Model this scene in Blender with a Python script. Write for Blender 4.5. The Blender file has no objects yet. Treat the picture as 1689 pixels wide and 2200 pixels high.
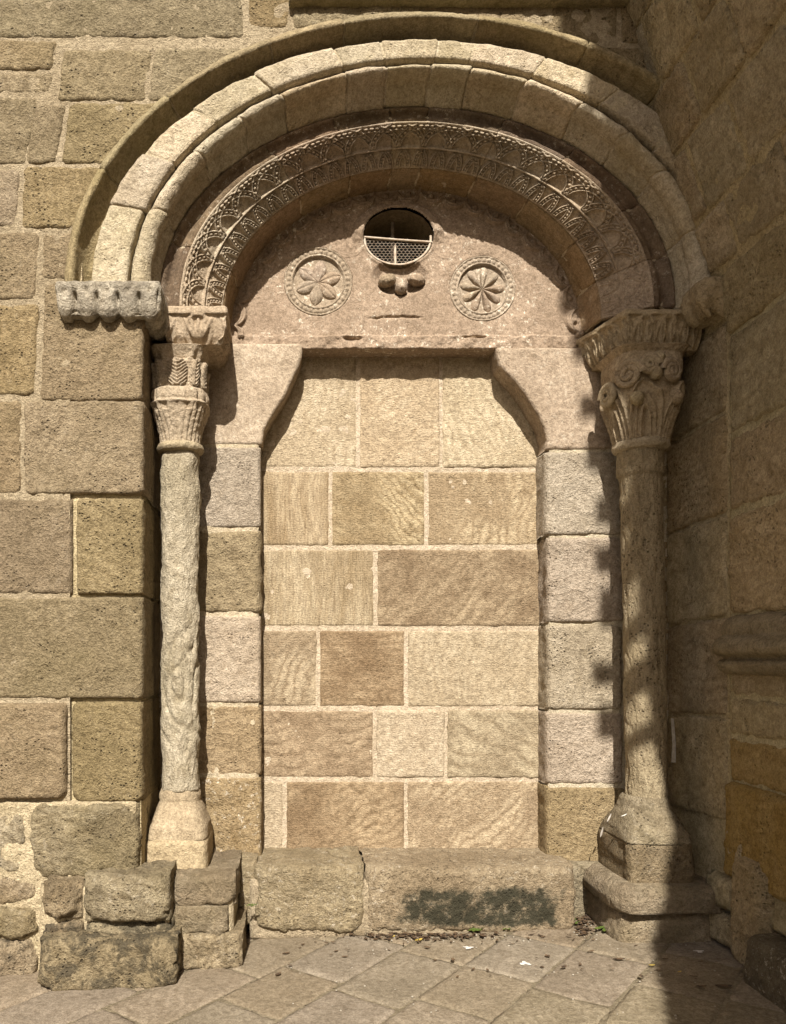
import bpy, math, random
import numpy as np
R = math.radians
random.seed(7)
rng = np.random.default_rng(11)

# ------------------------------------------------------------------ camera, sky, sun, exposure
W, H, F, VX, VY = 1689.0, 2200.0, 1659.0, 613.0, 1407.0      # photograph size, focal length in pixels, level line
CY, CZ = -4.0, 1.6
sc = bpy.context.scene
cam_d = bpy.data.cameras.new('camera')
cam = bpy.data.objects.new('camera', cam_d)
sc.collection.objects.link(cam)
cam.location = (0, CY, CZ); cam.rotation_euler = (R(90), 0, 0)
cam_d.sensor_fit = 'VERTICAL'; cam_d.sensor_height = 36.0; cam_d.sensor_width = 36.0 * W / H
cam_d.lens = F / H * 36.0
cam_d.shift_x = (W / 2 - VX) / H
cam_d.shift_y = (VY - H / 2) / H
cam_d.clip_start = 0.05; cam_d.clip_end = 500
sc.camera = cam

SUN_EL, SUN_AZ = 42.5, 5.2        # degrees above the horizon; degrees to the left of straight behind the camera
world = bpy.data.worlds.new('World'); sc.world = world; world.use_nodes = True
wt = world.node_tree
bg = wt.nodes['Background']
sky = wt.nodes.new('ShaderNodeTexSky'); sky.sky_type = 'NISHITA'; sky.sun_disc = False
sky.sun_elevation = R(SUN_EL); sky.sun_rotation = R(180 + SUN_AZ)
sky.air_density = 1.0; sky.dust_density = 5.0; sky.ozone_density = 0.3
wt.links.new(sky.outputs[0], bg.inputs[0]); bg.inputs[1].default_value = 0.045
sl = bpy.data.lights.new('sun', 'SUN'); sl.energy = 5.0; sl.angle = R(0.53); sl.color = (1.0, 0.95, 0.87)
sun = bpy.data.objects.new('sun', sl); sc.collection.objects.link(sun)
sun.rotation_euler = (R(90 - SUN_EL), 0, -R(SUN_AZ))
sun.location = (-1, -10, 12)
vs = sc.view_settings
vs.view_transform = 'Standard'; vs.look = 'None'; vs.gamma = 1.0; vs.use_curve_mapping = False
vs.exposure = 0.78
sc.cycles.use_denoising = True
sc.cycles.max_bounces = 4; sc.cycles.diffuse_bounces = 3
sc.cycles.use_adaptive_sampling = True; sc.cycles.adaptive_threshold = 0.02

# ------------------------------------------------------------------ noise and mesh helpers
_perm = rng.permutation(256); _perm = np.concatenate([_perm, _perm, _perm])
_g = rng.normal(size=(256, 3)); _g /= np.linalg.norm(_g, axis=1)[:, None]
def perlin(p):
    p = np.asarray(p, float)
    i = np.floor(p).astype(int); f = p - i; i &= 255
    w = f * f * f * (f * (f * 6 - 15) + 10)
    out = 0
    for dx in (0, 1):
        wx = w[:, 0] if dx else 1 - w[:, 0]
        for dy in (0, 1):
            wy = w[:, 1] if dy else 1 - w[:, 1]
            for dz in (0, 1):
                wz = w[:, 2] if dz else 1 - w[:, 2]
                h = _perm[_perm[_perm[i[:, 0] + dx] + i[:, 1] + dy] + i[:, 2] + dz]
                out = out + wx * wy * wz * (_g[h] * (f - np.array([dx, dy, dz]))).sum(1)
    return out * 1.5
def fbm(p, octv=4, gain=0.5):
    a, s, out = 1.0, 1.0, 0
    for k in range(octv):
        out = out + a * perlin(p * s + 17.3 * k); a *= gain; s *= 2.03
    return out

C = sc.collection
def tag(o, label=None, cat=None, group=None, kind=None):
    if label: o['label'] = label
    if cat: o['category'] = cat
    if group: o['group'] = group
    if kind: o['kind'] = kind
    return o
def thing(name, label, cat, loc=(0, 0, 0), group=None, kind=None):
    o = bpy.data.objects.new(name, None); C.objects.link(o); o.location = loc
    o.empty_display_size = 0.1
    return tag(o, label, cat, group, kind)
def wloc(o):
    v = np.zeros(3)
    while o is not None:
        v += np.array(o.location); o = o.parent
    return v
def mesh_obj(name, V, Q, mat, par=None, smooth=True):
    V = np.asarray(V, np.float32).reshape(-1, 3)
    me = bpy.data.meshes.new(name)
    if isinstance(Q, np.ndarray):
        used = np.unique(Q); remap = np.zeros(len(V), int); remap[used] = np.arange(len(used))
        V = V[used]; Q = remap[Q]
        c = (V.min(0) + V.max(0)) / 2
        n, k = Q.shape
        me.vertices.add(len(V)); me.vertices.foreach_set('co', (V - c).astype(np.float32).ravel())
        me.loops.add(n * k); me.loops.foreach_set('vertex_index', Q.astype(np.int32).ravel())
        me.polygons.add(n); me.polygons.foreach_set('loop_start', (np.arange(n) * k).astype(np.int32))
        me.update(calc_edges=True); me.validate()
    else:
        c = (V.min(0) + V.max(0)) / 2
        me.from_pydata([tuple(map(float, v)) for v in (V - c)], [], Q); me.update()
    me.polygons.foreach_set('use_smooth', np.full(len(me.polygons), smooth))
    if mat: me.materials.append(mat)
    o = bpy.data.objects.new(name, me); C.objects.link(o)
    if par is not None:
        o.parent = par; o.location = c - wloc(par)
    else:
        o.location = c
    return o
def grid_faces(nu, nv, wrapu=False):
    i, j = np.meshgrid(np.arange(nu - (0 if wrapu else 1)), np.arange(nv - 1), indexing='ij')
    i2 = (i + 1) % nu
    return np.stack([i * nv + j, i2 * nv + j, i2 * nv + j + 1, i * nv + j + 1], -1).reshape(-1, 4)
_seed = [0]
def patch(name, par, mat, fn, Lu, Lv, res=0.013, r=0.014, rc=0.02, g=0.004, wob=0.004, amp=0.003, freq=9.0,
          depth=0.05, sk=None, m=2, off=0.0, hfun=None, clip=None, octv=4, mid=None, ve=True):
    """A stone: surface fn(u,v)->(points, normals), worn rounded edges, uneven face, sides going back by sk=(left,right,bottom,top)."""
    _seed[0] += 1
    so = np.array([13.7, 5.1, 9.3]) * _seed[0]
    nu = max(4, int(math.ceil(Lu / res))); nv = max(4, int(math.ceil(Lv / res)))
    sk = sk or (depth,) * 4
    mm = m
    def axis(n, d0, d1):
        a = np.linspace(0, 1, n + 1)
        return (np.concatenate([np.zeros(mm), a, np.ones(mm)]),
                np.concatenate([d0 * np.arange(mm, 0, -1) / mm, np.zeros(n + 1), d1 * np.arange(1, mm + 1) / mm]))
    ua, du = axis(nu, sk[0], sk[1]); va, dv = axis(nv, sk[2], sk[3])
    U, Vv = np.meshgrid(ua, va, indexing='ij'); DU, DV = np.meshgrid(du, dv, indexing='ij')
    D = np.maximum(DU, DV).ravel(); u = U.ravel(); v = Vv.ravel()
    P, N = fn(u, v)
    x = np.abs(u - .5) * Lu; y = np.abs(v - .5) * Lv
    rc_ = min(rc, .45 * Lu, .45 * Lv)
    qx = x - (Lu / 2 - rc_); qy = y - (Lv / 2 - rc_)
    sdf = -(np.hypot(np.maximum(qx, 0), np.maximum(qy, 0)) + np.minimum(np.maximum(qx, qy), 0) - rc_) - g
    if not ve: sdf = Lu / 2 - x - g
    if wob: sdf = sdf + wob * (perlin(P * 9 + so) + .8 * perlin(P * 27 + so) + .5 * perlin(P * 70 + so))
    if mid is not None: sdf = np.minimum(sdf, mid(P))
    e = np.where(sdf >= r, 0, np.where(sdf > 0, -(r - np.sqrt(np.maximum(r * r - (r - np.clip(sdf, 0, r)) ** 2, 0))), -r + 1.6 * sdf))
    e = np.maximum(e, -max(depth, r))
    h = off + e
    if amp: h = h + amp * fbm(P * freq + so, octv)
    if hfun is not None: h = h + hfun(u, v, P)
    V = P + N * (h - D)[:, None]
    if amp:
        s = D > 0
        if s.any():
            q = V[s] * 11 + so
            V[s] += amp * .9 * np.stack([fbm(q, 3), fbm(q + 31, 3), fbm(q + 57, 3)], -1)
    Q = grid_faces(len(ua), len(va))
    a, b, c = P[Q[len(Q) // 2, 0]], P[Q[len(Q) // 2, 1]], P[Q[len(Q) // 2, 3]]
    if np.dot(np.cross(b - a, c - a), N[Q[len(Q) // 2, 0]]) < 0: Q = Q[:, ::-1]
    if clip is not None:
        k = clip(V)
        Q = Q[k[Q].all(1)]
        if len(Q) == 0: return None
    return mesh_obj(name, V, Q, mat, par)
def quad_fn(c, n):
    c = np.array(c, float); n = np.array(n, float); n /= np.linalg.norm(n)
    def f(u, v):
        P = ((1 - u) * (1 - v))[:, None] * c[0] + (u * (1 - v))[:, None] * c[1] + (u * v)[:, None] * c[2] + ((1 - u) * v)[:, None] * c[3]
        return P, np.broadcast_to(n, P.shape)
    return f
def quad_size(c):
    c = np.array(c, float)
    L = lambda a, b: np.linalg.norm(c[a] - c[b])
    return (L(0, 1) + L(3, 2)) / 2, (L(0, 3) + L(1, 2)) / 2
def qstone(par, mat, c, n=(0, -1, 0), name='stone', **k):
    Lu, Lv = quad_size(c)
    return patch(name, par, mat, quad_fn(c, n), Lu, Lv, **k)
def pix(px, py, y):                      # pixel and depth of the plane it lies on -> point
    Z = y - CY
    return ((px - VX) / F * Z, y, CZ - (py - VY) / F * Z)
def pstone(par, mat, x0, y0, x1, y1, y, name='stone', sl=0, **k):    # a stone in a wall facing the camera, from its photo rectangle
    c = [pix(x0 - sl, y1, y), pix(x1 - sl, y1, y), pix(x1 + sl, y0, y), pix(x0 + sl, y0, y)]
    return qstone(par, mat, c, name=name, **k)
def loft(name, par, mat, rings, amp=0.003, freq=12, disp=None, n=64, res=0.012, cap=True):
    """rings: list of (z, cx, cy, hx, hy, power)"""
    rings = [np.array(q, float) for q in rings]
    out = []
    for a, b in zip(rings[:-1], rings[1:]):
        k = max(1, int(np.linalg.norm((b - a)[:5]) / res))
        out += [a + (b - a) * t / k for t in range(k)]
    out.append(rings[-1])
    if cap:
        a = out[0].copy(); a[3:5] = .001; b = out[-1].copy(); b[3:5] = .001
        out = [a] + out + [b]
    A = np.array(out); nv = len(A)
    th = np.linspace(0, 2 * np.pi, n, endpoint=False)
    TH, J = np.meshgrid(th, np.arange(nv), indexing='ij')
    B = A[J.ravel()]; t = TH.ravel()
    pw = 2.0 / B[:, 5]
    cx = np.sign(np.cos(t)) * np.abs(np.cos(t)) ** pw; sy = np.sign(np.sin(t)) * np.abs(np.sin(t)) ** pw
    P = np.stack([B[:, 1] + B[:, 3] * cx, B[:, 2] + B[:, 4] * sy, B[:, 0]], -1)
    N = np.stack([np.cos(t), np.sin(t), np.zeros_like(t)], -1)
    _seed[0] += 1
    h = amp * fbm(P * freq + 9.7 * _seed[0], 4) if amp else np.zeros(len(P))
    if disp is not None: h = h + disp(t, P[:, 2], P)
    if cap: h = np.where(B[:, 3] < .002, 0, h)
    V = P + N * h[:, None]
    return mesh_obj(name, V, grid_faces(n, nv, True), mat, par)
def tube(name, par, mat, pts, rad, n=8, closed=False, rad2=None):
    pts = np.array(pts, float); m_ = len(pts)
    if closed: T = np.roll(pts, -1, 0) - np.roll(pts, 1, 0)
    else: T = np.gradient(pts, axis=0)
    T /= np.linalg.norm(T, axis=1)[:, None] + 1e-9
    up = np.array([0, 1, 0.001]); A = np.cross(T, up); A /= np.linalg.norm(A, axis=1)[:, None] + 1e-9
    B = np.cross(T, A)
    rr = np.broadcast_to(np.asarray(rad, float), (m_,))
    th = np.linspace(0, 2 * np.pi, n, endpoint=False)
    V = pts[:, None, :] + rr[:, None, None] * (np.cos(th)[None, :, None] * A[:, None, :] + np.sin(th)[None, :, None] * B[:, None, :])
    i, j = np.meshgrid(np.arange(m_ if closed else m_ - 1), np.arange(n), indexing='ij')
    i2 = (i + 1) % m_; j2 = (j + 1) % n
    Q = np.stack([i * n + j, i * n + j2, i2 * n + j2, i2 * n + j], -1).reshape(-1, 4)
    return V.reshape(-1, 3), Q
def join(parts):
    Vs, Qs, k = [], [], 0
    for V, Q in parts:
        Vs.append(V); Qs.append(Q + k); k += len(V)
    return np.concatenate(Vs), np.concatenate(Qs)
def box(x0, x1, y0, y1, z0, z1):
    V = np.array([[x, y, z] for z in (z0, z1) for y in (y0, y1) for x in (x0, x1)], float)
    Q = np.array([[0, 2, 3, 1], [4, 5, 7, 6], [0, 1, 5, 4], [2, 6, 7, 3], [0, 4, 6, 2], [1, 3, 7, 5]])
    return V, Q

# ------------------------------------------------------------------ materials
def stone_mat(name, c1, c2, c3, band=0.35, pit=0.5, bump=0.5, tool=0.0, fleck=0.0, crust=0.0, moss=0.0,
              var=0.22, rot=None, stretch=(1, 1, 1), crustcol=(.03, .026, .02), grain=1.0, tint=0.10, crack=0.0):
    m = bpy.data.materials.new(name); m.use_nodes = True
    t = m.node_tree; nd = t.nodes; lk = t.links
    bs = nd['Principled BSDF']; bs.inputs['Roughness'].default_value = .93
    bs.inputs['Specular IOR Level'].default_value = .18
    def N(ty, **k):
        n = nd.new('ShaderNode' + ty)
        for a, b in k.items(): setattr(n, a, b)
        return n
    def put(sock, val):
        if isinstance(val, bpy.types.NodeSocket): lk.new(val, sock)
        else: sock.default_value = val
    def math_(op, a, b=0.0, c=0.0, cl=False):
        n = N('Math', operation=op, use_clamp=cl); put(n.inputs[0], a); put(n.inputs[1], b); put(n.inputs[2], c); return n.outputs[0]
    def mixc(f, a, b, mode='MIX'):
        n = N('Mix', data_type='RGBA', blend_type=mode); put(n.inputs[0], f); put(n.inputs[6], a); put(n.inputs[7], b); return n.outputs[2]
    def ramp(f, lo, hi):
        n = N('MapRange', interpolation_type='SMOOTHSTEP'); put(n.inputs[0], f); n.inputs[1].default_value = lo; n.inputs[2].default_value = hi; return n.outputs[0]
    def noise(vec, s, d=6, ro=.55, dist=0.0):
        n = N('TexNoise'); put(n.inputs['Vector'], vec); n.inputs['Scale'].default_value = s; n.inputs['Detail'].default_value = d
        n.inputs['Roughness'].default_value = ro; n.inputs['Distortion'].default_value = dist; return n.outputs['Fac']
    tc = N('TexCoord'); oi = N('ObjectInfo')
    mp = N('VectorMath', operation='MULTIPLY_ADD'); put(mp.inputs[0], (91.3, 47.7, 63.1))
    cb = N('CombineXYZ'); put(cb.inputs[0], oi.outputs['Random']); put(cb.inputs[1], oi.outputs['Random']); put(cb.inputs[2], oi.outputs['Random'])
    put(mp.inputs[1], cb.outputs[0]); put(mp.inputs[2], tc.outputs['Object'])
    vec = mp.outputs[0]
    ms = N('Mapping'); put(ms.inputs[0], vec); ms.inputs['Scale'].default_value = stretch
    svec = ms.outputs[0]
    rnd = oi.outputs['Random']
    r2 = math_('FRACT', math_('MULTIPLY', rnd, 7.31)); r3 = math_('FRACT', math_('MULTIPLY', rnd, 23.7))
    big = noise(svec, 3.2, 4, .62, .4)
    col = mixc(ramp(big, .34, .66), (*c1, 1), (*c2, 1))
    med = noise(svec, 13, 5, .68)
    col = mixc(math_('MULTIPLY', ramp(med, .48, .72), .6), col, (*c3, 1))
    if band:   # bedding of the sandstone: wavy bands whose lie and spacing differ from block to block
        rt = N('VectorRotate', rotation_type='EULER_XYZ'); put(rt.inputs['Vector'], vec)
        rx = N('CombineXYZ')
        put(rx.inputs[1], math_('MULTIPLY', r2, 3.1) if rot is None else rot); put(rt.inputs['Rotation'], rx.outputs[0])
        wv = N('TexWave', wave_type='BANDS', bands_direction='Z', wave_profile='SIN'); put(wv.inputs[0], rt.outputs[0])
        put(wv.inputs['Scale'], math_('MULTIPLY_ADD', r3, 5.0, 2.2)); wv.inputs['Distortion'].default_value = 16; wv.inputs['Detail'].default_value = 3
        wv.inputs['Detail Scale'].default_value = .55; wv.inputs['Detail Roughness'].default_value = .62
        bandm = math_('MULTIPLY', math_('MULTIPLY', math_('POWER', wv.outputs['Fac'], 2.4), ramp(big, .34, .62)), band * .8)
        col = mixc(bandm, col, (c3[0] * .60, c3[1] * .52, c3[2] * .42, 1))
    hv = N('HueSaturation'); put(hv.inputs['Color'], col)
    put(hv.inputs['Value'], math_('MULTIPLY_ADD', rnd, var, 1 - var * .55)); put(hv.inputs['Saturation'], math_('MULTIPLY_ADD', r3, .2, .93))
    put(hv.inputs['Hue'], math_('MULTIPLY_ADD', r2, .014, .494))
    col = hv.outputs[0]
    fine = noise(vec, 110 * grain, 3, .7)
    rough2 = noise(svec, 38, 4, .74)
    shade = math_('MULTIPLY_ADD', fine, .5, math_('MULTIPLY', rough2, .5))
    col = mixc(1.0, col, mixc(ramp(shade, .34, .66), (.62, .60, .57, 1), (1.25, 1.25, 1.24, 1)), 'MULTIPLY')
    hgt = math_('MULTIPLY_ADD', fine, .45, rough2)
    if pit:
        pmask = math_('ADD', noise(vec, 6.5, 2, .5), math_('MULTIPLY_ADD', r3, .16, -.12))
        vo = N('TexVoronoi', feature='F1'); put(vo.inputs['Vector'], vec); vo.inputs['Scale'].default_value = 44
        pitm = math_('MULTIPLY', math_('SUBTRACT', 1.0, ramp(vo.outputs['Distance'], .09, .30)), math_('MULTIPLY', ramp(pmask, .46, .62), pit), cl=True)
        vo2 = N('TexVoronoi', feature='F1'); put(vo2.inputs['Vector'], vec); vo2.inputs['Scale'].default_value = 16
        pit2 = math_('MULTIPLY', math_('SUBTRACT', 1.0, ramp(vo2.outputs['Distance'], .04, .13)), math_('MULTIPLY', ramp(pmask, .36, .28), math_('MULTIPLY', pit, .7)), cl=True)
        pits = math_('MAXIMUM', pitm, pit2)
        col = mixc(math_('MULTIPLY', pits, .6), col, (c3[0] * .25, c3[1] * .22, c3[2] * .19, 1))
        hgt = math_('SUBTRACT', hgt, math_('MULTIPLY', pits, 1.0))
    if tool:
        tw = N('TexWave', wave_type='BANDS', bands_direction='Z'); put(tw.inputs[0], tc.outputs['Object']); tw.inputs['Scale'].default_value = 22
        tw.inputs['Distortion'].default_value = 9; tw.inputs['Detail'].default_value = 3; tw.inputs['Detail Scale'].default_value = 2.2
        hgt = math_('ADD', hgt, math_('MULTIPLY', tw.outputs['Fac'], tool))
    if crack:
        cm = math_('SUBTRACT', 1.0, ramp(math_('ABSOLUTE', math_('SUBTRACT', noise(svec, 2.0, 3, .5, 1.2), .5)), .0, .009))
        cm = math_('MULTIPLY', cm, math_('MULTIPLY', ramp(math_('FRACT', math_('MULTIPLY', rnd, 51.3)), .68, .7), math_('MULTIPLY', ramp(big, .47, .5), crack)))
        col = mixc(cm, col, (c3[0] * .3, c3[1] * .27, c3[2] * .22, 1)); hgt = math_('SUBTRACT', hgt, math_('MULTIPLY', cm, .8))
    if fleck:
        fl = ramp(noise(vec, 30, 5, .8), .565, .62)
        fl = math_('MULTIPLY', fl, math_('MULTIPLY', ramp(big, .36, .6), fleck))
        col = mixc(fl, col, (.66, .58, .46, 1))
    if crust:
        ck = math_('MULTIPLY', ramp(noise(vec, 7.5, 7, .74, .5), .46, .6), crust)
        col = mixc(ck, col, (*crustcol, 1)); hgt = math_('ADD', hgt, math_('MULTIPLY', ck, .4))
    if moss:
        mo = math_('MULTIPLY', ramp(noise(vec, 1.9, 3, .6), .45, .7), moss)
        col = mixc(mo, col, (.17, .14, .05, 1))
    lk.new(col, bs.inputs['Base Color'])
    bp = N('Bump'); bp.inputs['Strength'].default_value = min(1, bump * 1.25); bp.inputs['Distance'].default_value = .03
    lk.new(hgt, bp.inputs['Height']); lk.new(bp.outputs[0], bs.inputs['Normal'])
    return m
def plain_mat(name, col, rough=.8, metal=0.0, noise_s=0, col2=None):
    m = bpy.data.materials.new(name); m.use_nodes = True
    nd = m.node_tree.nodes; lk = m.node_tree.links; bs = nd['Principled BSDF']
    bs.inputs['Base Color'].default_value = (*col, 1); bs.inputs['Roughness'].default_value = rough; bs.inputs['Metallic'].default_value = metal
    if noise_s:
        tc = nd.new('ShaderNodeTexCoord'); n = nd.new('ShaderNodeTexNoise'); n.inputs['Scale'].default_value = noise_s; n.inputs['Detail'].default_value = 6
        r_ = nd.new('ShaderNodeValToRGB'); r_.color_ramp.elements[0].position = .35; r_.color_ramp.elements[1].position = .65
        r_.color_ramp.elements[0].color = (*col, 1); r_.color_ramp.elements[1].color = (*(col2 or col), 1)
        lk.new(tc.outputs['Object'], n.inputs['Vector']); lk.new(n.outputs['Fac'], r_.inputs[0]); lk.new(r_.outputs[0], bs.inputs['Base Color'])
    return m
M = dict(
    wall=stone_mat('wall_sandstone', (.25, .192, .113), (.325, .253, .155), (.195, .148, .083), pit=1.0, bump=.85, moss=.12, fleck=.08, var=.16),
    wallgrey=stone_mat('wall_sandstone_grey', (.262, .203, .125), (.335, .265, .17), (.195, .15, .088), pit=1.0, bump=.85, moss=.1, fleck=.12, var=.16),
    arch=stone_mat('arch_sandstone', (.43, .355, .245), (.53, .452, .335), (.345, .28, .18), band=.18, pit=.45, bump=.55, moss=.2, fleck=.1),
    hood=stone_mat('hood_sandstone', (.25, .20, .118), (.32, .26, .155), (.17, .133, .07), band=.3, pit=.3, bump=.5, moss=.3),
    pink=stone_mat('pink_sandstone', (.35, .28, .207), (.415, .338, .255), (.285, .222, .156), band=.12, pit=.35, bump=.4, fleck=.35, var=.14),
    tymp=stone_mat('tympanum_sandstone', (.285, .222, .162), (.345, .272, .202), (.235, .18, .126), band=0, pit=.3, bump=.32, fleck=.95, var=.06),
    soffit=stone_mat('soffit_sandstone', (.26, .185, .11), (.32, .23, .138), (.18, .122, .066), band=.2, pit=.2, bump=.4, fleck=.15, var=.15),
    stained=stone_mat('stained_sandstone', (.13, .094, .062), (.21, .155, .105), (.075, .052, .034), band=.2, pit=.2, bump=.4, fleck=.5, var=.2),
    jamb=stone_mat('jamb_sandstone', (.40, .328, .243), (.49, .41, .312), (.31, .245, .168), band=.15, pit=.8, bump=.75, fleck=.2, var=.16),
    jambgold=stone_mat('jamb_golden_sandstone', (.335, .255, .148), (.40, .31, .188), (.25, .185, .10), band=.3, pit=.6, bump=.85),
    patchy=stone_mat('flaking_sandstone', (.33, .245, .15), (.40, .305, .195), (.24, .165, .09), band=.2, pit=.4, bump=.9, fleck=1.0),
    infill=stone_mat('infill_sandstone', (.28, .213, .138), (.455, .368, .252), (.23, .168, .102), band=.6, pit=.3, bump=.5, tool=.08, var=.26),
    infillpale=stone_mat('infill_pale_sandstone', (.39, .313, .215), (.50, .415, .298), (.315, .245, .16), band=.4, pit=.3, bump=.5, tool=.08, var=.14),
    infillstreak=stone_mat('infill_streaked_sandstone', (.30, .222, .13), (.49, .395, .265), (.235, .165, .094), band=.3, pit=.3, bump=.5, tool=.08, var=.1, rot=1.45, stretch=(2.6, 1, .35)),
    infillbrown=stone_mat('infill_brown_sandstone', (.21, .153, .093), (.37, .29, .188), (.165, .117, .068), band=.5, pit=.35, bump=.5, tool=.08, var=.16),
    lime=stone_mat('shaft_limestone', (.36, .30, .215), (.50, .43, .325), (.25, .195, .12), band=.3, pit=.4, bump=.75, stretch=(1, 1, .6), moss=.12),
    pitted_lime=stone_mat('pitted_shaft_stone', (.33, .265, .178), (.40, .33, .232), (.235, .182, .12), band=.25, pit=1.0, bump=.7, stretch=(1, 1, .4)),  # duller, more pitted limestone for the right shaft
    carve=stone_mat('carved_limestone', (.385, .308, .208), (.44, .36, .25), (.29, .225, .14), band=0, pit=.35, bump=.5, moss=.1, var=.1),
    weath=stone_mat('weathered_grey_stone', (.44, .38, .295), (.54, .48, .385), (.30, .25, .185), band=0, pit=.3, bump=.8, crust=.45, crustcol=(.13, .11, .085), var=.05),
    plinth=stone_mat('plinth_sandstone', (.37, .292, .192), (.43, .345, .232), (.30, .23, .145), band=.1, pit=.3, bump=.55, var=.05),
    base=stone_mat('base_course_stone', (.255, .20, .128), (.38, .31, .212), (.175, .133, .08), band=.5, pit=.7, bump=.95, fleck=.25, moss=.15, crust=.3, crustcol=(.10, .08, .052)),
    rubble=stone_mat('crusted_base_stone', (.26, .205, .128), (.33, .265, .172), (.17, .13, .077), band=.3, pit=1.0, bump=1.0, crust=.75, crustcol=(.05, .043, .03)),
    step=stone_mat('step_stone', (.28, .22, .145), (.38, .31, .213), (.205, .157, .098), band=.4, pit=.4, bump=.95, fleck=.6, crust=.25, crustcol=(.12, .095, .06)),
    stepmoss=stone_mat('step_stone_with_black_growth', (.28, .22, .145), (.38, .31, .213), (.205, .157, .098), band=.3, pit=.4, bump=.95, fleck=.5),
    side=stone_mat('side_wall_sandstone', (.42, .335, .21), (.54, .44, .29), (.28, .215, .12), band=.35, pit=.8, bump=.8, moss=.2),
    orange=stone_mat('side_wall_orange_sandstone', (.38, .25, .10), (.46, .32, .15), (.27, .17, .065), band=.25, pit=.7, bump=.8, moss=.15),
    darkblock=stone_mat('lichened_dark_stone', (.11, .09, .057), (.17, .138, .088), (.07, .056, .035), band=0, pit=.8, bump=1.0, fleck=.5),
    mortar=stone_mat('lime_mortar', (.40, .322, .215), (.47, .385, .265), (.33, .26, .168), band=0, pit=.4, bump=.9, var=.05, grain=1.4),
    mortarlight=stone_mat('pale_lime_mortar', (.50, .415, .295), (.57, .48, .355), (.44, .355, .245), band=0, pit=.15, bump=.6, var=.04, grain=1.4),
    mortardark=stone_mat('old_earthy_mortar', (.50, .415, .26), (.58, .485, .315), (.40, .32, .19), band=0, pit=.4, bump=.9, var=.05, moss=.15),
    pave=stone_mat('paving_sandstone', (.205, .168, .12), (.265, .22, .162), (.155, .123, .085), band=.28, pit=.25, bump=.35, rot=1.57, var=.10, fleck=.08),
    groundm=stone_mat('paving_bed', (.20, .163, .115), (.245, .203, .148), (.145, .115, .078), band=0, pit=.3, bump=.6),
    iron=plain_mat('rusty_iron', (.12, .09, .065), .75, .3, 30, (.30, .24, .18)),
    ironpale=plain_mat('weathered_pale_iron', (.50, .43, .34), .7, .2, 40, (.36, .27, .19)),
    dark=plain_mat('dark_interior', (.012, .010, .008), .9),
    leafdry=plain_mat('dry_leaf', (.11, .065, .03), .8, 0, 60, (.035, .022, .013)),
    leafyellow=plain_mat('yellow_leaf', (.42, .31, .06), .7, 0, 50, (.30, .2, .04)),
    leafgreen=plain_mat('green_leaf', (.05, .085, .015), .6, 0, 50, (.10, .13, .02)),
    white=plain_mat('white_scrap', (.75, .72, .66), .8, 0, 40, (.55, .5, .44)),
    pebble=plain_mat('grey_pebble', (.30, .26, .2), .85, 0, 30, (.40, .36, .29)),
)
def add_growth(m):          # a stain of black-green growth with its own shape on the long step stone
    t = m.node_tree; nd = t.nodes; lk = t.links; bs = nd['Principled BSDF']
    src = bs.inputs['Base Color'].links[0].from_socket
    g = nd.new('ShaderNodeNewGeometry'); sp = nd.new('ShaderNodeSeparateXYZ'); lk.new(g.outputs['Position'], sp.inputs[0])
    n = nd.new('ShaderNodeTexNoise'); n.inputs['Scale'].default_value = 7; n.inputs['Detail'].default_value = 10; n.inputs['Roughness'].default_value = .78
    lk.new(g.outputs['Position'], n.inputs['Vector'])
    def mr(s, a, b, c=0., d=1.):
        q = nd.new('ShaderNodeMapRange'); q.interpolation_type = 'SMOOTHSTEP'; lk.new(s, q.inputs[0])
        for i, v in enumerate((a, b, c, d)): q.inputs[i + 1].default_value = v
        return q.outputs[0]
    def mul(a, b):
        q = nd.new('ShaderNodeMath'); q.operation = 'MULTIPLY'; lk.new(a, q.inputs[0]); lk.new(b, q.inputs[1]); return q.outputs[0]
    def add(a, b):
        q = nd.new('ShaderNodeMath'); q.operation = 'ADD'; lk.new(a, q.inputs[0]); lk.new(b, q.inputs[1]); return q.outputs[0]
    reg = mul(mul(mr(sp.outputs[0], .38, .8), mr(sp.outputs[0], 1.68, 1.40)), mul(mr(sp.outputs[2], .04, .13), mr(sp.outputs[2], .36, .25)))
    msk = nd.new('ShaderNodeMath'); msk.operation = 'MULTIPLY_ADD'; lk.new(reg, msk.inputs[0]); msk.inputs[1].default_value = .30
    lk.new(n.outputs['Fac'], msk.inputs[2])
    k = mr(msk.outputs[0], .63, .80, 0., .95)
    mx = nd.new('ShaderNodeMix'); mx.data_type = 'RGBA'; lk.new(k, mx.inputs[0]); lk.new(src, mx.inputs[6]); mx.inputs[7].default_value = (.038, .036, .022, 1)
    lk.new(mx.outputs[2], bs.inputs['Base Color'])
add_growth(M['stepmoss'])

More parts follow.
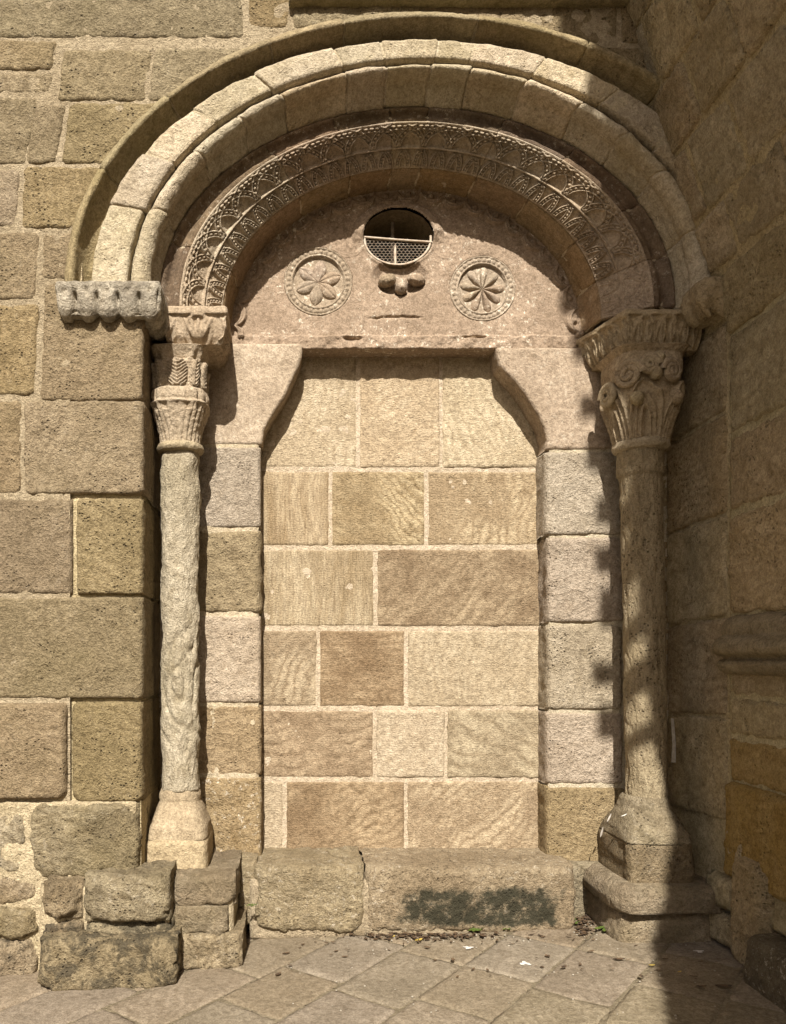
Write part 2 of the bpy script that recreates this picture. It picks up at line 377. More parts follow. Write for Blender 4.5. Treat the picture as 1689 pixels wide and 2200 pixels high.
# ------------------------------------------------------------------ the arch's curves
CX, ZS = 0.717, 3.52
def ell(t, a, b):
    return CX + a * np.cos(t), ZS + b * np.sin(t)
def ang(px, py, y, a, b):                     # the arch angle at which a pixel lies
    X, _, z = pix(px, py, y)
    return math.atan2((z - ZS) / b, (X - CX) / a)
def inside_arch(P, a, b):
    return ((P[:, 0] - CX) / a) ** 2 + (np.maximum(P[:, 2] - ZS, 0) / b) ** 2 < 1
def ring_fn(sec, t0, t1):
    S = np.array(sec, float)                  # rows: a, b, y
    d = np.concatenate([[0], np.cumsum(np.linalg.norm(np.diff(S, axis=0), axis=1))]); d /= d[-1]
    def ev(t, v):
        a = np.interp(v, d, S[:, 0]); b = np.interp(v, d, S[:, 1]); y = np.interp(v, d, S[:, 2])
        return np.stack([CX + a * np.cos(t), y, ZS + b * np.sin(t)], -1)
    def f(u, v):
        t = t0 + (t1 - t0) * u
        P = ev(t, v)
        e = 1e-3
        dt = ev(t + e, v) - ev(t - e, v); dv = ev(t, np.minimum(v + .01, 1)) - ev(t, np.maximum(v - .01, 0))
        N = np.cross(dt, dv); N /= np.linalg.norm(N, axis=1)[:, None] + 1e-12
        to = np.stack([CX - P[:, 0], np.full(len(P), -.9), ZS - P[:, 2]], -1)
        s = 1.0 if np.median((N * to).sum(1)) > 0 else -1.0
        return P, N * s
    return f
def ring_len(sec, t0, t1):
    S = np.array(sec, float); a, b = S[:, 0].mean(), S[:, 1].mean()
    t = np.linspace(t0, t1, 40)
    Lu = np.hypot(np.diff(a * np.cos(t)), np.diff(b * np.sin(t))).sum()
    q = S.copy(); q[:, 0] = (S[:, 0] + S[:, 1]) / 2
    return Lu, np.linalg.norm(np.diff(S[:, [0, 2]], axis=0), axis=1).sum() * .5 + np.linalg.norm(np.diff(S[:, [1, 2]], axis=0), axis=1).sum() * .5
def ring_stone(par, mat, sec, t0, t1, name, **k):
    Lu, Lv = ring_len(sec, t0, t1)
    return patch(name, par, mat, ring_fn(sec, t0, t1), Lu, Lv, ve=False, **k)

# ------------------------------------------------------------------ ground and pavement
def zg(X, y): return .04 * (X + .3)
ground = mesh_obj('ground', [(-60, -60, zg(-60, 0) * 0 - .35), (60, -60, -.35), (60, 60, -.35), (-60, 60, -.35)], [[0, 1, 2, 3]], M['groundm'], smooth=False)
tag(ground, 'beige ground around the church portal', 'ground', kind='structure')
pav = thing('pavement', 'beige sandstone paving laid diagonally in front of the portal', 'pavement', (0.5, -1, 0), kind='structure')
gx, gy = np.meshgrid(np.linspace(-3.2, 3.4, 60), np.linspace(-7.8, 1.0, 70), indexing='ij')
Vg = np.stack([gx, gy, zg(gx, gy) - .006 + .0025 * perlin(np.stack([gx.ravel() * 8, gy.ravel() * 8, gx.ravel() * 0], -1)).reshape(gx.shape)], -1).reshape(-1, 3)
mesh_obj('joint_filling', Vg, grid_faces(60, 70)[:, ::1], M['groundm'], pav)
A_DIR = np.array([.650, .760]); A_DIR /= np.linalg.norm(A_DIR); B_DIR = np.array([A_DIR[1], -A_DIR[0]])
ORG = np.array([.55, .04]); SW = .37
nrm_g = np.array([-.04, 0, 1.0])
for i in range(-9, 10):
    s = -5.0 + (i * 37 % 11) * .05
    while s < 4.5:
        L = random.choice([.46, .52, .58, .66])
        cs = [ORG + A_DIR * a + B_DIR * b for a, b in ((s, i * SW), (s + L, i * SW), (s + L, (i + 1) * SW), (s, (i + 1) * SW))]
        ctr = np.mean(cs, 0)
        if -2.3 < ctr[0] < 2.9 and -2.4 < ctr[1] < .75:
            c = [(q[0], q[1], zg(q[0], q[1])) for q in cs]
            near = -1.2 < ctr[1]
            qstone(pav, M['pave'], c, n=nrm_g, name='paving_stone', res=.022 if near else .06, r=.006, rc=.008, g=.002, wob=.003, amp=.0035, freq=5,
                   depth=.02, m=1, off=random.uniform(-.0015, .0025))
        s += L

# ------------------------------------------------------------------ church wall left of and above the portal
wall = thing('church_wall', 'weathered ashlar church wall around the arch, with rubble base', 'wall', (-1.6, 0, 0))
KA, KB = 1.845, 1.385
def hood_mid(P): # stones stop where the hood mould begins
    q = np.sqrt(((P[:, 0] - CX) / KA) ** 2 + (np.maximum(P[:, 2] - ZS, 0) / KB) ** 2)
    return np.where(P[:, 2] > ZS - .05, (q - 1) * 1.4, 1.0)
def not_in_arch(V): return ~(inside_arch(V, 1.822, 1.364) & (V[:, 2] > ZS - .02)) 
wl = [  # x0,y0,x1,y1 (photo), material, slant, offset
    (-260, -60, 524, 82, 'wall', -4, .0), (532, -60, 625, 60, 'wall', 3, .0),
    (-240, 84, 121, 151, 'wall', 7, .003), (-240, 154, 114, 200, 'wallgrey', 4, -.002), (128, 104, 322, 218, 'wall', 8, .004), (322, 100, 520, 216, 'wallgrey', 10, .002),
    (-200, 204, 72, 354, 'wall', 16, .0), (64, 222, 132, 352, 'wall', 12, .006), (138, 218, 420, 352, 'wall', 9, .002),
    (-220, 360, 41, 486, 'wallgrey', 4, .0), (46, 356, 260, 492, 'wall', 3, .004),
    (-200, 497, 82, 644, 'wall', 4, .002), (86, 496, 190, 600, 'wallgrey', 2, .0),
    (-210, 652, 80, 850, 'wall', 5, .004), (90, 606, 307, 860, 'wallgrey', 4, .0),
    (-200, 856, 47, 1062, 'wall', 0, .0), (51, 860, 307, 1061, 'wallgrey', 0, .004),
    (-160, 1070, 154, 1277, 'wallgrey', 0, .003), (164, 1070, 306, 1277, 'wall', 0, .0),
    (-200, 1283, 306, 1501, 'wall', 0, .004),
    (-220, 1510, 144, 1716, 'wall', 0, .035), (154, 1508, 305, 1724, 'wall', 0, .006),
]
for x0, y0, x1, y1, mt, sl_, of in wl:
    edge = 300 < x1 < 312
    rough = y0 > 1500
    pstone(wall, M[mt], x0, y0, x1, y1, 0.0, sl=sl_, off=of, mid=hood_mid if y0 < 620 else None, clip=not_in_arch if y0 < 620 else None,
           r=.012 if not rough else .018, rc=.03 if not rough else .05, wob=.007, amp=.008, octv=5, freq=8, g=.006 if not edge else .003,
           sk=(.05, .56 if edge else .05, .05, .05), m=6 if edge else 2, res=.011)
# wall above the arch and in the right spandrel
for x0, y0, x1, y1, of in ((628, -60, 905, 60, .0), (908, -60, 1130, 70, .0), (1132, -60, 1330, 95, -.005), (1200, 98, 1400, 180, .0), (1333, -60, 1500, 95, .0), (1250, 183, 1500, 330, .002), (1402, 98, 1560, 180, .0)):
    pstone(wall, M['wallgrey'], x0, y0, x1, y1, 0.0, off=of, mid=hood_mid, clip=not_in_arch, r=.012, rc=.02, wob=.006, amp=.006, freq=8, g=.005, res=.013)
# a slab jutting out over the arch
qstone(wall, M['hood'], [(.02, -.05, 4.955), (1.9, -.05, 4.955), (1.9, -.05, 5.3), (.02, -.05, 5.3)], name='jutting_slab', sk=(.06,) * 4, m=3, r=.008, rc=.01, amp=.006, freq=7, wob=.006)
gx = np.linspace(-2.6, 2.5, 300); gz = np.linspace(.3, 5.6, 320)
GX, GZ = np.meshgrid(gx, gz, indexing='ij'); PP = np.stack([GX.ravel(), GX.ravel() * 0, GZ.ravel()], -1)
PP[:, 1] = .0065 - .006 * fbm(PP * 13, 4)
Q = grid_faces(300, 320)
kk = ~inside_arch(PP, 1.83, 1.372) & ~((PP[:, 0] > -.75) & (PP[:, 2] < ZS))
mesh_obj('mortar', PP, Q[kk[Q].all(1)], M['mortar'], wall)
for bx in (box(-2.7, -.752, .03, .8, .0, 3.5), box(-2.7, 4.2, .50, .80, 5.0, 5.6), box(-2.7, -1.06, .03, .8, 3.5, 5.6), box(-2.7, 4.2, 1.05, 1.15, 0, 5.6), box(-2.7, 2.1, .05, 1.1, 4.99, 5.6)):
    mesh_obj('core', *bx, M['mortardark'], wall, smooth=False)
# rough base courses
bw = [  # x0,y0,x1,y1,depth plane,material,back
    (62, 1728, 296, 1892, -.03, 'base', .2), (-60, 1742, 56, 1880, -.01, 'base', .1),
    (-60, 1888, 78, 1948, -.02, 'base', .1), (-60, 1953, 78, 2022, -.04, 'base', .1), (-60, 2026, 76, 2120, -.05, 'rubble', .1),
    (88, 1898, 171, 1978, -.16, 'base', .2), (177, 1884, 361, 1986, -.18, 'base', .3),
    (90, 1980, 177, 2026, -.13, 'rubble', .2), (180, 1982, 368, 2034, -.14, 'rubble', .3),
    (80, 2022, 378, 2136, -.25, 'rubble', .35)]
for x0, y0, x1, y1, d, mt, bk in bw:
    pstone(wall, M[mt], x0, y0, x1, y1, d, r=.04, rc=.085, wob=.02, amp=.019, freq=7, g=.002, sk=(bk, bk + .2, bk, bk), m=6, res=.01)
V_, Q_ = box(-2.6, -.76, -.085, .3, -.1, .82)
fm = thing  # keep name short
pstone(wall, M['mortardark'], -250, 1722, 292, 2110, -.0, name='base_mortar', r=.01, rc=.01, wob=0, amp=.012, freq=8, g=0, sk=(.3, .3, .1, .1), off=.004)
pstone(wall, M['mortardark'], 84, 1905, 364, 2110, -.10, name='base_mortar', r=.02, rc=.02, wob=.004, amp=.016, freq=8, g=0, sk=(.15, .2, .1, .1))

# ------------------------------------------------------------------ outer arch: hood mould, flat ring, roll and soffit
oa = thing('outer_arch', 'outer moulded arch of plain voussoirs with hollow hood and roll', 'arch', (CX, 0, ZS))
T0, T1 = -.04, math.pi + .03
hood_sec = [(1.862, 1.415, .006), (1.848, 1.40, -.018), (1.83, 1.376, -.038), (1.817, 1.359, -.044), (1.809, 1.351, -.040), (1.804, 1.346, -.025), (1.797, 1.34, .01), (1.785, 1.332, .04), (1.767, 1.320, .066), (1.745, 1.306, .082), (1.715, 1.285, .09)]
cuts = [ang(x, y, 0, 1.8, 1.35) for x, y in ((1410, 200), (1250, 120), (1022, 62), (735, 52), (575, 92), (360, 215), (228, 372))]
cuts = [T0, .32] + sorted(cuts) + [T1]
for a, b in zip(cuts[:-1], cuts[1:]):
    ring_stone(oa, M['hood'], hood_sec, a, b, 'hood_stone', r=.006, rc=.006, g=.0015, wob=.003, amp=.005, freq=8, depth=.03, m=1, res=.012, off=random.uniform(-.002, .002))
flat_sec = [(1.737, 1.30, .10), (1.733, 1.296, .04), (1.728, 1.290, .024), (1.71, 1.278, .018), (1.56, 1.20, .018), (1.543, 1.190, .024), (1.535, 1.184, .05), (1.533, 1.183, .09)]
cuts = [ang(x, y, .02, 1.63, 1.24) for x, y in ((225, 430), (302, 318), (405, 219), (545, 148), (724, 112), (822, 100), (940, 98), (1018, 105), (1150, 158), (1272, 245), (1375, 340), (1450, 470))]
cuts = [T0] + sorted(cuts) + [T1]
for k, (a, b) in enumerate(zip(cuts[:-1], cuts[1:])):
    ring_stone(oa, M['arch'], flat_sec, a, b, 'voussoir', r=.007, rc=.008, g=.0025, wob=.003, amp=.0055, freq=9, octv=5, depth=.03, m=1, res=.009, off=random.uniform(-.006, .005))
roll_sec = [(1.55, 1.19, .09), (1.533, 1.180, .078)]
for q in np.linspace(0, 1, 13):
    th = math.pi * (q * 1.05)
    roll_sec.append((1.53 - .100 * (1 - math.cos(th)) / 2, 1.177 - .043 * (1 - math.cos(th)) / 2, .066 - .048 * math.sin(th) + .03 * q))
roll_sec += [(1.434, 1.132, .118), (1.440, 1.128, .13), (1.434, 1.118, .136), (1.426, 1.098, .158), (1.428, 1.092, .17), (1.420, 1.082, .176), (1.410, 1.068, .198), (1.408, 1.066, .23)]
cuts = [ang(x, y, .06, 1.49, 1.165) for x, y in ((312, 445), (430, 334), (516, 258), (612, 220), (744, 170), (832, 162), (925, 160), (1007, 167), (1118, 202), (1224, 253), (1300, 323), (1386, 389), (1462, 505))]
cuts = [T0] + sorted(cuts) + [T1]
for a, b in zip(cuts[:-1], cuts[1:]):
    ring_stone(oa, M['arch'], roll_sec, a, b, 'roll_stone', r=.006, rc=.006, g=.002, wob=.003, amp=.0055, freq=9, octv=5, depth=.02, m=1, res=.009, off=random.uniform(-.006, .004))
ring_stone(oa, M['mortar'], [(1.86, 1.41, .01), (1.83, 1.376, -.035), (1.812, 1.353, -.038), (1.80, 1.343, .0), (1.785, 1.332, .04), (1.767, 1.320, .066), (1.73, 1.295, .088)], T0, T1, 'mortar', r=.001, rc=.001, g=0, wob=0, amp=.002, depth=.02, res=.02, off=-.006)
ring_stone(oa, M['mortarlight'], [(1.737, 1.30, .09), (1.728, 1.290, .024), (1.71, 1.278, .018), (1.56, 1.20, .018), (1.543, 1.190, .024), (1.535, 1.184, .08)], T0, T1, 'mortar', r=.001, rc=.001, g=0, wob=0, amp=.002, depth=.02, res=.02, off=-.0075)
ring_stone(oa, M['mortarlight'], roll_sec[2:], T0, T1, 'mortar', r=.001, rc=.001, g=0, wob=0, amp=.002, depth=.02, res=.015, off=-.0095)

# ------------------------------------------------------------------ inner arch: stained hollow, carved band, soffit
ia = thing('carved_arch', 'inner arch carved with two rows of beaded interlaced arcades', 'arch', (CX, .42, ZS))
hol = [(1.418, 1.075, .235), (1.410, 1.067, .206), (1.392, 1.056, .204), (1.382, 1.050, .212), (1.372, 1.043, .228), (1.356, 1.033, .236), (1.336, 1.020, .230), (1.326, 1.013, .216), (1.314, 1.005, .210), (1.290, .989, .214)]
bsec = [(1.293, .991, .212), (1.078, .846, .382)]
ssec = [(1.087, .853, .388), (1.076, .843, .380), (1.070, .838, .388), (1.064, .838, .42), (1.062, .843, .43), (1.056, .840, .46), (1.054, .849, .545), (1.046, .844, .565), (1.038, .842, .585), (1.038, .846, .62)]
cuts = [ang(x, y, .30, 1.185, .92) for x, y in ((425, 550), (612, 372), (735, 318), (840, 300), (912, 300), (1048, 330), (1170, 388), (1275, 492), (1345, 580))]
cuts = [-.02] + sorted(cuts) + [math.pi + .02]
tt = np.linspace(-.1, math.pi + .1, 800)
def arc_tab(a, b): return np.concatenate([[0], np.cumsum(np.hypot(np.diff(a * np.cos(tt)), np.diff(b * np.sin(tt))))])
S1 = arc_tab(1.24, .955); S2 = arc_tab(1.12, .875)
BW = .255
def strip(d, l, w=.0165, hr=.0075, hb=.0070, sp=.0175):
    """beaded band: two rims with beads between; d distance from its middle, l length along it"""
    rim = np.exp(-((np.abs(d) - w * .82) / .0040) ** 2) * hr
    bead = np.clip(1 - (d / (w * .46)) ** 2 - ((np.abs((l / sp) % 1 - .5)) / .42) ** 2, 0, 1) ** .5 * hb
    return np.where(np.abs(d) < w * 1.35, np.maximum(rim, bead) + .0015 * (np.abs(d) < w), 0)
def carve(t, v):
    s1 = np.interp(t, tt, S1); s2 = np.interp(t, tt, S2)
    x = v * BW                                                  # from the outer edge inwards
    h = np.zeros_like(x)
    edge = .012; f0, f1 = .132, .148
    h += .006 * (x < edge) + .004 * np.exp(-((x - .018) / .003) ** 2)
    # outer row: interlaced round arcades standing on the fillet
    p = .148; Hh = f0 - .020; y = f0 - x
    k = np.round(s1 / p)
    best = np.zeros_like(x)
    for dk in (-1, 0, 1):
        c = (k + dk) * p; dx = s1 - c
        th = np.arctan2(np.maximum(y, 0) / Hh, dx / (p * .98)); rr = np.hypot(dx / (p * .98), y / Hh)
        d = (rr - 1) * np.hypot(p * .98 * np.cos(th), Hh * np.sin(th))
        l = th * .112
        sgn = strip(d, l, w=.0185, sp=.024)
        best = np.where(y > 0, np.maximum(best, sgn), best)
    h += np.where((x > edge) & (x < f0), best, 0)
    h += .009 * np.clip(1 - np.abs(x - (f0 + f1) / 2) / .009, 0, 1) ** .5
    # inner row: small pointed arcades
    p2 = .098; H2 = .088; y2 = BW - .012 - x
    dx = (s2 / p2 % 1 - .5) * p2
    hw = p2 * .40
    q = np.clip(y2 / H2, 0, 1)
    xb = hw * np.sqrt(np.clip(1 - q ** 1.9, 0, 1)); sl_ = np.where(q < .97, hw * .95 * q ** .9 / np.sqrt(np.maximum(1 - q ** 1.9, .03)) / H2, 4)
    d = (np.abs(dx) - xb) / np.sqrt(1 + sl_ ** 2) + .010
    d = np.where(y2 > H2, .1, d)
    h += np.where((y2 > 0) & (x > f1), strip(d, y2 * 1.2 + .03 * (dx > 0), w=.0150, sp=.021), 0)
    h += .004 * (y2 < 0)
    return h
for k, (a, b) in enumerate(zip(cuts[:-1], cuts[1:])):
    worn = 1.0 if k > 0 else .35
    def hf(u, v, P, a=a, b=b, worn=worn):
        er = np.clip(1.05 + .5 * fbm(P * 4 + 40, 3), .75, 1.15)
        return carve(a + (b - a) * u, v) * 2.0 * worn * er
    ring_stone(ia, M['pink'], bsec, a, b, 'carved_voussoir', res=.0030, r=.004, rc=.004, g=.001, wob=.0015, amp=.0022, freq=14, depth=.02, m=1, hfun=hf)
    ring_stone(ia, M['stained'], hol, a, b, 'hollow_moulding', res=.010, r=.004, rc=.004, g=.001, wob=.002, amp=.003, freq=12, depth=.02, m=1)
    ring_stone(ia, M['soffit'], ssec, a, b, 'soffit_stone', res=.010, r=.005, rc=.005, g=.001, wob=.002, amp=.0035, freq=10, depth=.02, m=1)
ring_stone(ia, M['mortarlight'], [(1.410, 1.067, .215), (1.37, 1.04, .24), (1.293, .991, .216), (1.078, .846, .386)], -.02, math.pi + .02, 'mortar', r=.001, rc=.001, g=0, wob=0, amp=.0015, depth=.01, res=.02, off=-.002)
ring_stone(ia, M['mortarlight'], [(1.076, .845, .395), (1.056, .842, .47), (1.054, .849, .545), (1.038, .846, .62)], -.02, math.pi + .02, 'mortar', r=.001, rc=.001, g=0, wob=0, amp=.0015, depth=.01, res=.02, off=-.0025)

# ------------------------------------------------------------------ tympanum
YT = .60
ty = thing('tympanum', 'carved tympanum slab with two beaded rosettes and an oval hole', 'tympanum', (CX, YT, 3.41))
TA, TB = 1.055, .862
ox, _, oz = pix(855, 511, YT); orx, orz = .206, .163
ros = [(684, 605, 74, 6, .35), (1037, 620, 71, 9, .1)]
ros = [(*pix(x, y, YT)[0::2], r_ / F * (YT - CY), n, ph) for x, y, r_, n, ph in ros]
small = [(748, 515, 37), (961, 521, 34)]
small = [(*pix(x, y, YT)[0::2], r_ / F * (YT - CY)) for x, y, r_ in small]
ste = np.linspace(0, math.pi, 600); Ste = np.concatenate([[0], np.cumsum(np.hypot(np.diff(TA * np.cos(ste)), np.diff(TB * np.sin(ste))))])
def tymp_h(u, v, P):
    X, z = P[:, 0], P[:, 2]
    h = np.zeros_like(X)
    dx, dz = (X - CX) / TA, (z - ZS) / TB
    rr = np.hypot(dx, dz); th = np.clip(np.arctan2(np.maximum(dz, 0), dx), 0, math.pi)
    s = np.interp(th, ste, Ste)
    rho = (1 - rr) * np.hypot(TA * np.cos(th), TB * np.sin(th))
    # scalloped ribbon of curls along the edge with little flowers in the curls
    p = .142; ph = s / p % 1 - .5
    on = (z > ZS - .03)
    rc_ = .034 + .060 * np.sqrt(np.clip(1 - (ph / .5) ** 2, 0, 1))
    d = (rho - rc_)
    out = np.clip(1 - (np.abs(d + .012) / .021) ** 4, 0, 1) * .016
    out -= .007 * np.exp(-((d + .012) / .004) ** 2)
    flower = .013 * np.clip(1 - (np.hypot(ph * p, rho - .045) / .019) ** 2, 0, 1) * (1 + .35 * np.cos(5 * np.arctan2(rho - .045, ph * p)))
    out = np.maximum(out, flower) + .010 * (rho < .022)
    out *= np.clip(1 + .9 * perlin(P * 6 + 3), .35, 1.1)
    h += np.where(on & (rho > -.05), out * 1.5, 0)
    # ground recessed behind the rosettes
    for cx, cz, r_, n, _ in ros:
        h += np.where(np.hypot(X - cx, z - cz) < r_ * .985, -.045, 0)
    # worn small rosettes
    for k, (cx, cz, r_) in enumerate(small):
        q = np.hypot(X - cx, z - cz); a = np.arctan2(z - cz, X - cx)
        b_ = .004 * np.exp(-((q - r_) / .004) ** 2) + .003 * np.exp(-((q - r_ * .86) / .003) ** 2)
        b_ += np.where(q < r_ * .8, .005 * np.clip(np.cos(3 * a + k) - .2, 0, 1) * np.sin(np.pi * q / r_) + .004 * perlin(P * 40), 0)
        h += b_
    # rim over the oval
    e = np.hypot((X - ox) / orx, (z - oz) / orz); up = np.clip((z - oz + .03) / .06, 0, 1)
    h += .03 * np.clip(1 - ((e - 1.12) / .22) ** 2, 0, 1) ** .6 * up
    h += .010 * np.clip(1 - np.abs(e - 1.06) / .08, 0, 1)
    # hollow under the oval that holds the three fat petals
    hx, hz = (X - ox - .012) / .17, (z - (oz - .235)) / .115
    h -= .035 * np.clip(1.0 - (hx ** 2 + hz ** 2), 0, .5) * 2
    # long crack and broken lower lip
    zc = pix(0, 684, YT)[2] + .012 * np.sin((X - .5) * 9) + .006 * perlin(P * 30)
    xm = np.clip(1 - np.abs(X - .66) / .17, 0, 1)
    h -= .022 * np.exp(-((z - zc) / .005) ** 2) * np.minimum(xm * 3, 1)
    h += .008 * np.clip((zc - z) / .02, 0, 1) * np.clip(1 - (zc - z) / .08, 0, 1) * np.minimum(xm * 3, 1)
    lip = np.clip((3.503 + .010 * perlin(P * np.array([7, 0, 0])) - z) / .008, 0, 1)
    h += lip * (.014 + .013 * fbm(P * 15, 4)) 
    brk = np.clip(1 - (np.hypot((X - .40) / .06, (z - 3.483) / .016)), 0, 1) + np.clip(1 - (np.hypot((X - 1.13) / .09, (z - 3.493) / .010)), 0, 1)
    h -= .05 * np.minimum(brk * 2, 1)
    return h
def tymp_clip(V):
    e = np.hypot((V[:, 0] - ox) / orx, (V[:, 2] - oz) / orz) > 1.0
    q = ((V[:, 0] - CX) / 1.10) ** 2 + (np.maximum(V[:, 2] - ZS, 0) / .90) ** 2 < 1
    return e & q
qstone(ty, M['tymp'], [(-.37, YT, 3.42), (1.80, YT, 3.42), (1.80, YT, 4.42), (-.37, YT, 4.42)], name='panel', res=.0048, r=.008, rc=.004, g=0, wob=.004, amp=.0028, freq=9,
       hfun=tymp_h, clip=tymp_clip, sk=(.02, .02, .19, .02), m=4)
# rosettes: disc with beads, petals as pieces of their own
for cx, cz, r_, n, ph in ros:
    th = np.linspace(0, 2 * np.pi, 180, endpoint=False); q = np.linspace(.001, 1.02, 64) * r_
    TH, QQ = np.meshgrid(th, q, indexing='ij'); TH = TH.ravel(); QQ = QQ.ravel(); f = QQ / r_
    h = np.where(f < .74, -.024 + .010 * f, 0.0)
    h = h + .006 * np.exp(-((f - .965) / .022) ** 2) + .006 * np.exp(-((f - .765) / .022) ** 2)
    nb = int(2 * np.pi * r_ * .86 / .030)
    bd = np.clip(1 - ((f - .865) / .068) ** 2 - ((np.abs(TH * nb / (2 * np.pi) % 1 - .5)) / .44) ** 2, 0, 1) ** .5
    h = h + .010 * bd - .003 * ((f > .79) & (f < .94))
    h = np.where(f > 1, -.02, h)
    P = np.stack([cx + QQ * np.cos(TH), np.full_like(QQ, YT), cz + QQ * np.sin(TH)], -1)
    P[:, 1] -= h + .0022 * fbm(P * 16, 4)
    rs = mesh_obj('rosette', P, grid_faces(180, 64, True)[:, ::-1], M['tymp'], ty)
    for k in range(n):
        an = ph + 2 * np.pi * k / n + random.uniform(-.05, .05)
        L = r_ * .70 * random.uniform(.92, 1.0); wd = r_ * (.20 if n == 6 else .155)
        a_, b_ = np.meshgrid(np.linspace(0, 1, 26), np.linspace(-1, 1, 17), indexing='ij'); a_ = a_.ravel(); b_ = b_.ravel()
        wid = wd * (np.sin(np.pi * np.clip(a_, .02, 1) ** 1.25) ** .62 if n == 6 else np.clip(a_, 0.02, 1) ** .75 * np.sqrt(np.clip(1 - ((a_ - .72) / .29) ** 2 * (a_ > .72), 0, 1)))
        lx = a_ * L; ly = b_ * wid
        hh = .026 * np.sqrt(np.clip(1 - b_ ** 2, 0, 1)) * np.clip(np.sin(np.pi * np.clip(a_ * .92 + .06, 0, 1)), 0, 1) ** .45 - .007 * np.exp(-(b_ / .16) ** 2) * (n == 6)
        P = np.stack([cx + lx * np.cos(an) - ly * np.sin(an), np.full_like(lx, YT), cz + lx * np.sin(an) + ly * np.cos(an)], -1)
        P[:, 1] -= -.022 + hh + .003 * fbm(P * 20, 3)
        mesh_obj('petal', P, grid_faces(26, 17), M['tymp'], rs)
def ellipsoid(c, rad, rz=0., n=20, amp=.0, ry=0.):
    th, ph = np.meshgrid(np.linspace(0, 2 * np.pi, n * 2, endpoint=False), np.linspace(0, np.pi, n), indexing='ij'); th = th.ravel(); ph = ph.ravel()
    D = np.stack([np.sin(ph) * np.cos(th), np.sin(ph) * np.sin(th), np.cos(ph)], -1)
    V = D * np.array(rad)
    if amp: V = V * (1 + amp * fbm(D * 3 + np.array(c) * 7, 3))[:, None]
    c_, s_ = math.cos(ry), math.sin(ry)
    V = np.stack([V[:, 0] * c_ + V[:, 2] * s_, V[:, 1], -V[:, 0] * s_ + V[:, 2] * c_], -1)
    c_, s_ = math.cos(rz), math.sin(rz)
    V = np.stack([V[:, 0] * c_ - V[:, 1] * s_, V[:, 0] * s_ + V[:, 1] * c_, V[:, 2]], -1)
    return V + np.array(c), grid_faces(n * 2, n, True)
for px, py, rx, rz, an in ((832, 604, .054, .036, -.25), (862, 617, .037, .048, 0), (894, 602, .054, .035, .25)):
    X, _, z = pix(px, py, YT)
    V, Q = ellipsoid((X, YT - .004, z), (rx, .042, rz), amp=.12, ry=an)
    mesh_obj('petal', V, Q, M['tymp'], ty)
# wall of the oval hole
th = np.linspace(0, 2 * np.pi, 72, endpoint=False); yy = np.array([YT - .005, YT + .02, YT + .06, YT + .12, YT + .22, YT + .34])
TH, YY = np.meshgrid(th, yy, indexing='ij'); k_ = 1.01 + .05 * (YY - YT) / .3
P = np.stack([ox + orx * k_ * np.cos(TH), YY, oz + orz * k_ * np.sin(TH)], -1).reshape(-1, 3)
P += .004 * fbm(P * 20, 3)[:, None]
mesh_obj('oval_reveal', P, grid_faces(72, 6, True), M['wallgrey'], ty)
V, Q = box(ox - .5, ox + .5, YT + .335, YT + .345, oz - .45, oz + .5)
mesh_obj('oval_backing', V, Q, M['dark'], ty, smooth=False)  # black plate whose colour stands in for the unlit room behind

gr = thing('window_grille', 'pale iron half grille with wire netting in the oval tympanum hole', 'grille', (ox, YT, oz - orz))
YG = YT + .012
a_ = np.linspace(math.pi - .03, 2 * math.pi + .12, 40)
V, Q = tube('', None, None, np.stack([ox + .198 * np.cos(a_), np.full(40, YG), oz + .155 * np.sin(a_)], -1), .008, 8)
mesh_obj('frame', V, Q, M['ironpale'], gr)
zb0, zb1 = pix(0, 511, YG)[2], pix(0, 521, YG)[2]
V, Q = tube('', None, None, [(ox - .205, YG - .004, zb0 + .003), (ox, YG - .004, (zb0 + zb1) / 2), (ox + .205, YG - .004, zb1)], .0065, 8)
mesh_obj('bar', V, Q, M['ironpale'], gr)
V, Q = tube('', None, None, [(ox - .012, YG + .010, oz - .155), (ox - .014, YG + .008, oz - .08), (ox - .012, YG + .012, oz - .03)], [.008, .009, .006], 8)
mesh_obj('bar', V, Q, M['ironpale'], gr)
V, Q = tube('', None, None, [(ox - .012, YG + .13, oz - .165), (ox - .012, YG + .13, oz), (ox - .012, YG + .13, oz + .175)], .012, 8)
mesh_obj('bar', V, Q, M['iron'], gr)
segs = []
cw, ch = .0235, .0205
for i in range(-12, 13):
    for j in range(-12, 4):
        x = ox + (i + .5 * (j % 2)) * cw; z = oz + j * ch * .75
        pts = [(x - cw / 2, z - ch * .17), (x - cw / 2, z + ch * .17), (x, z + ch * .42), (x + cw / 2, z + ch * .17)]
        for p0, p1 in zip(pts[:-1], pts[1:]):
            mx, mz = (p0[0] + p1[0]) / 2, (p0[1] + p1[1]) / 2
            if ((mx - ox) / .196) ** 2 + ((mz - oz) / .152) ** 2 < 1 and mz < zb0 - (mx - ox + .2) / .4 * (zb0 - zb1) + .012:
                segs.append(tube('', None, None, [(p0[0], YG + .003, p0[1]), (p1[0], YG + .003, p1[1])], .00125, 4))
V, Q = join(segs)
tag(mesh_obj('wire_netting', V, Q, M['ironpale'], gr), kind='stuff')

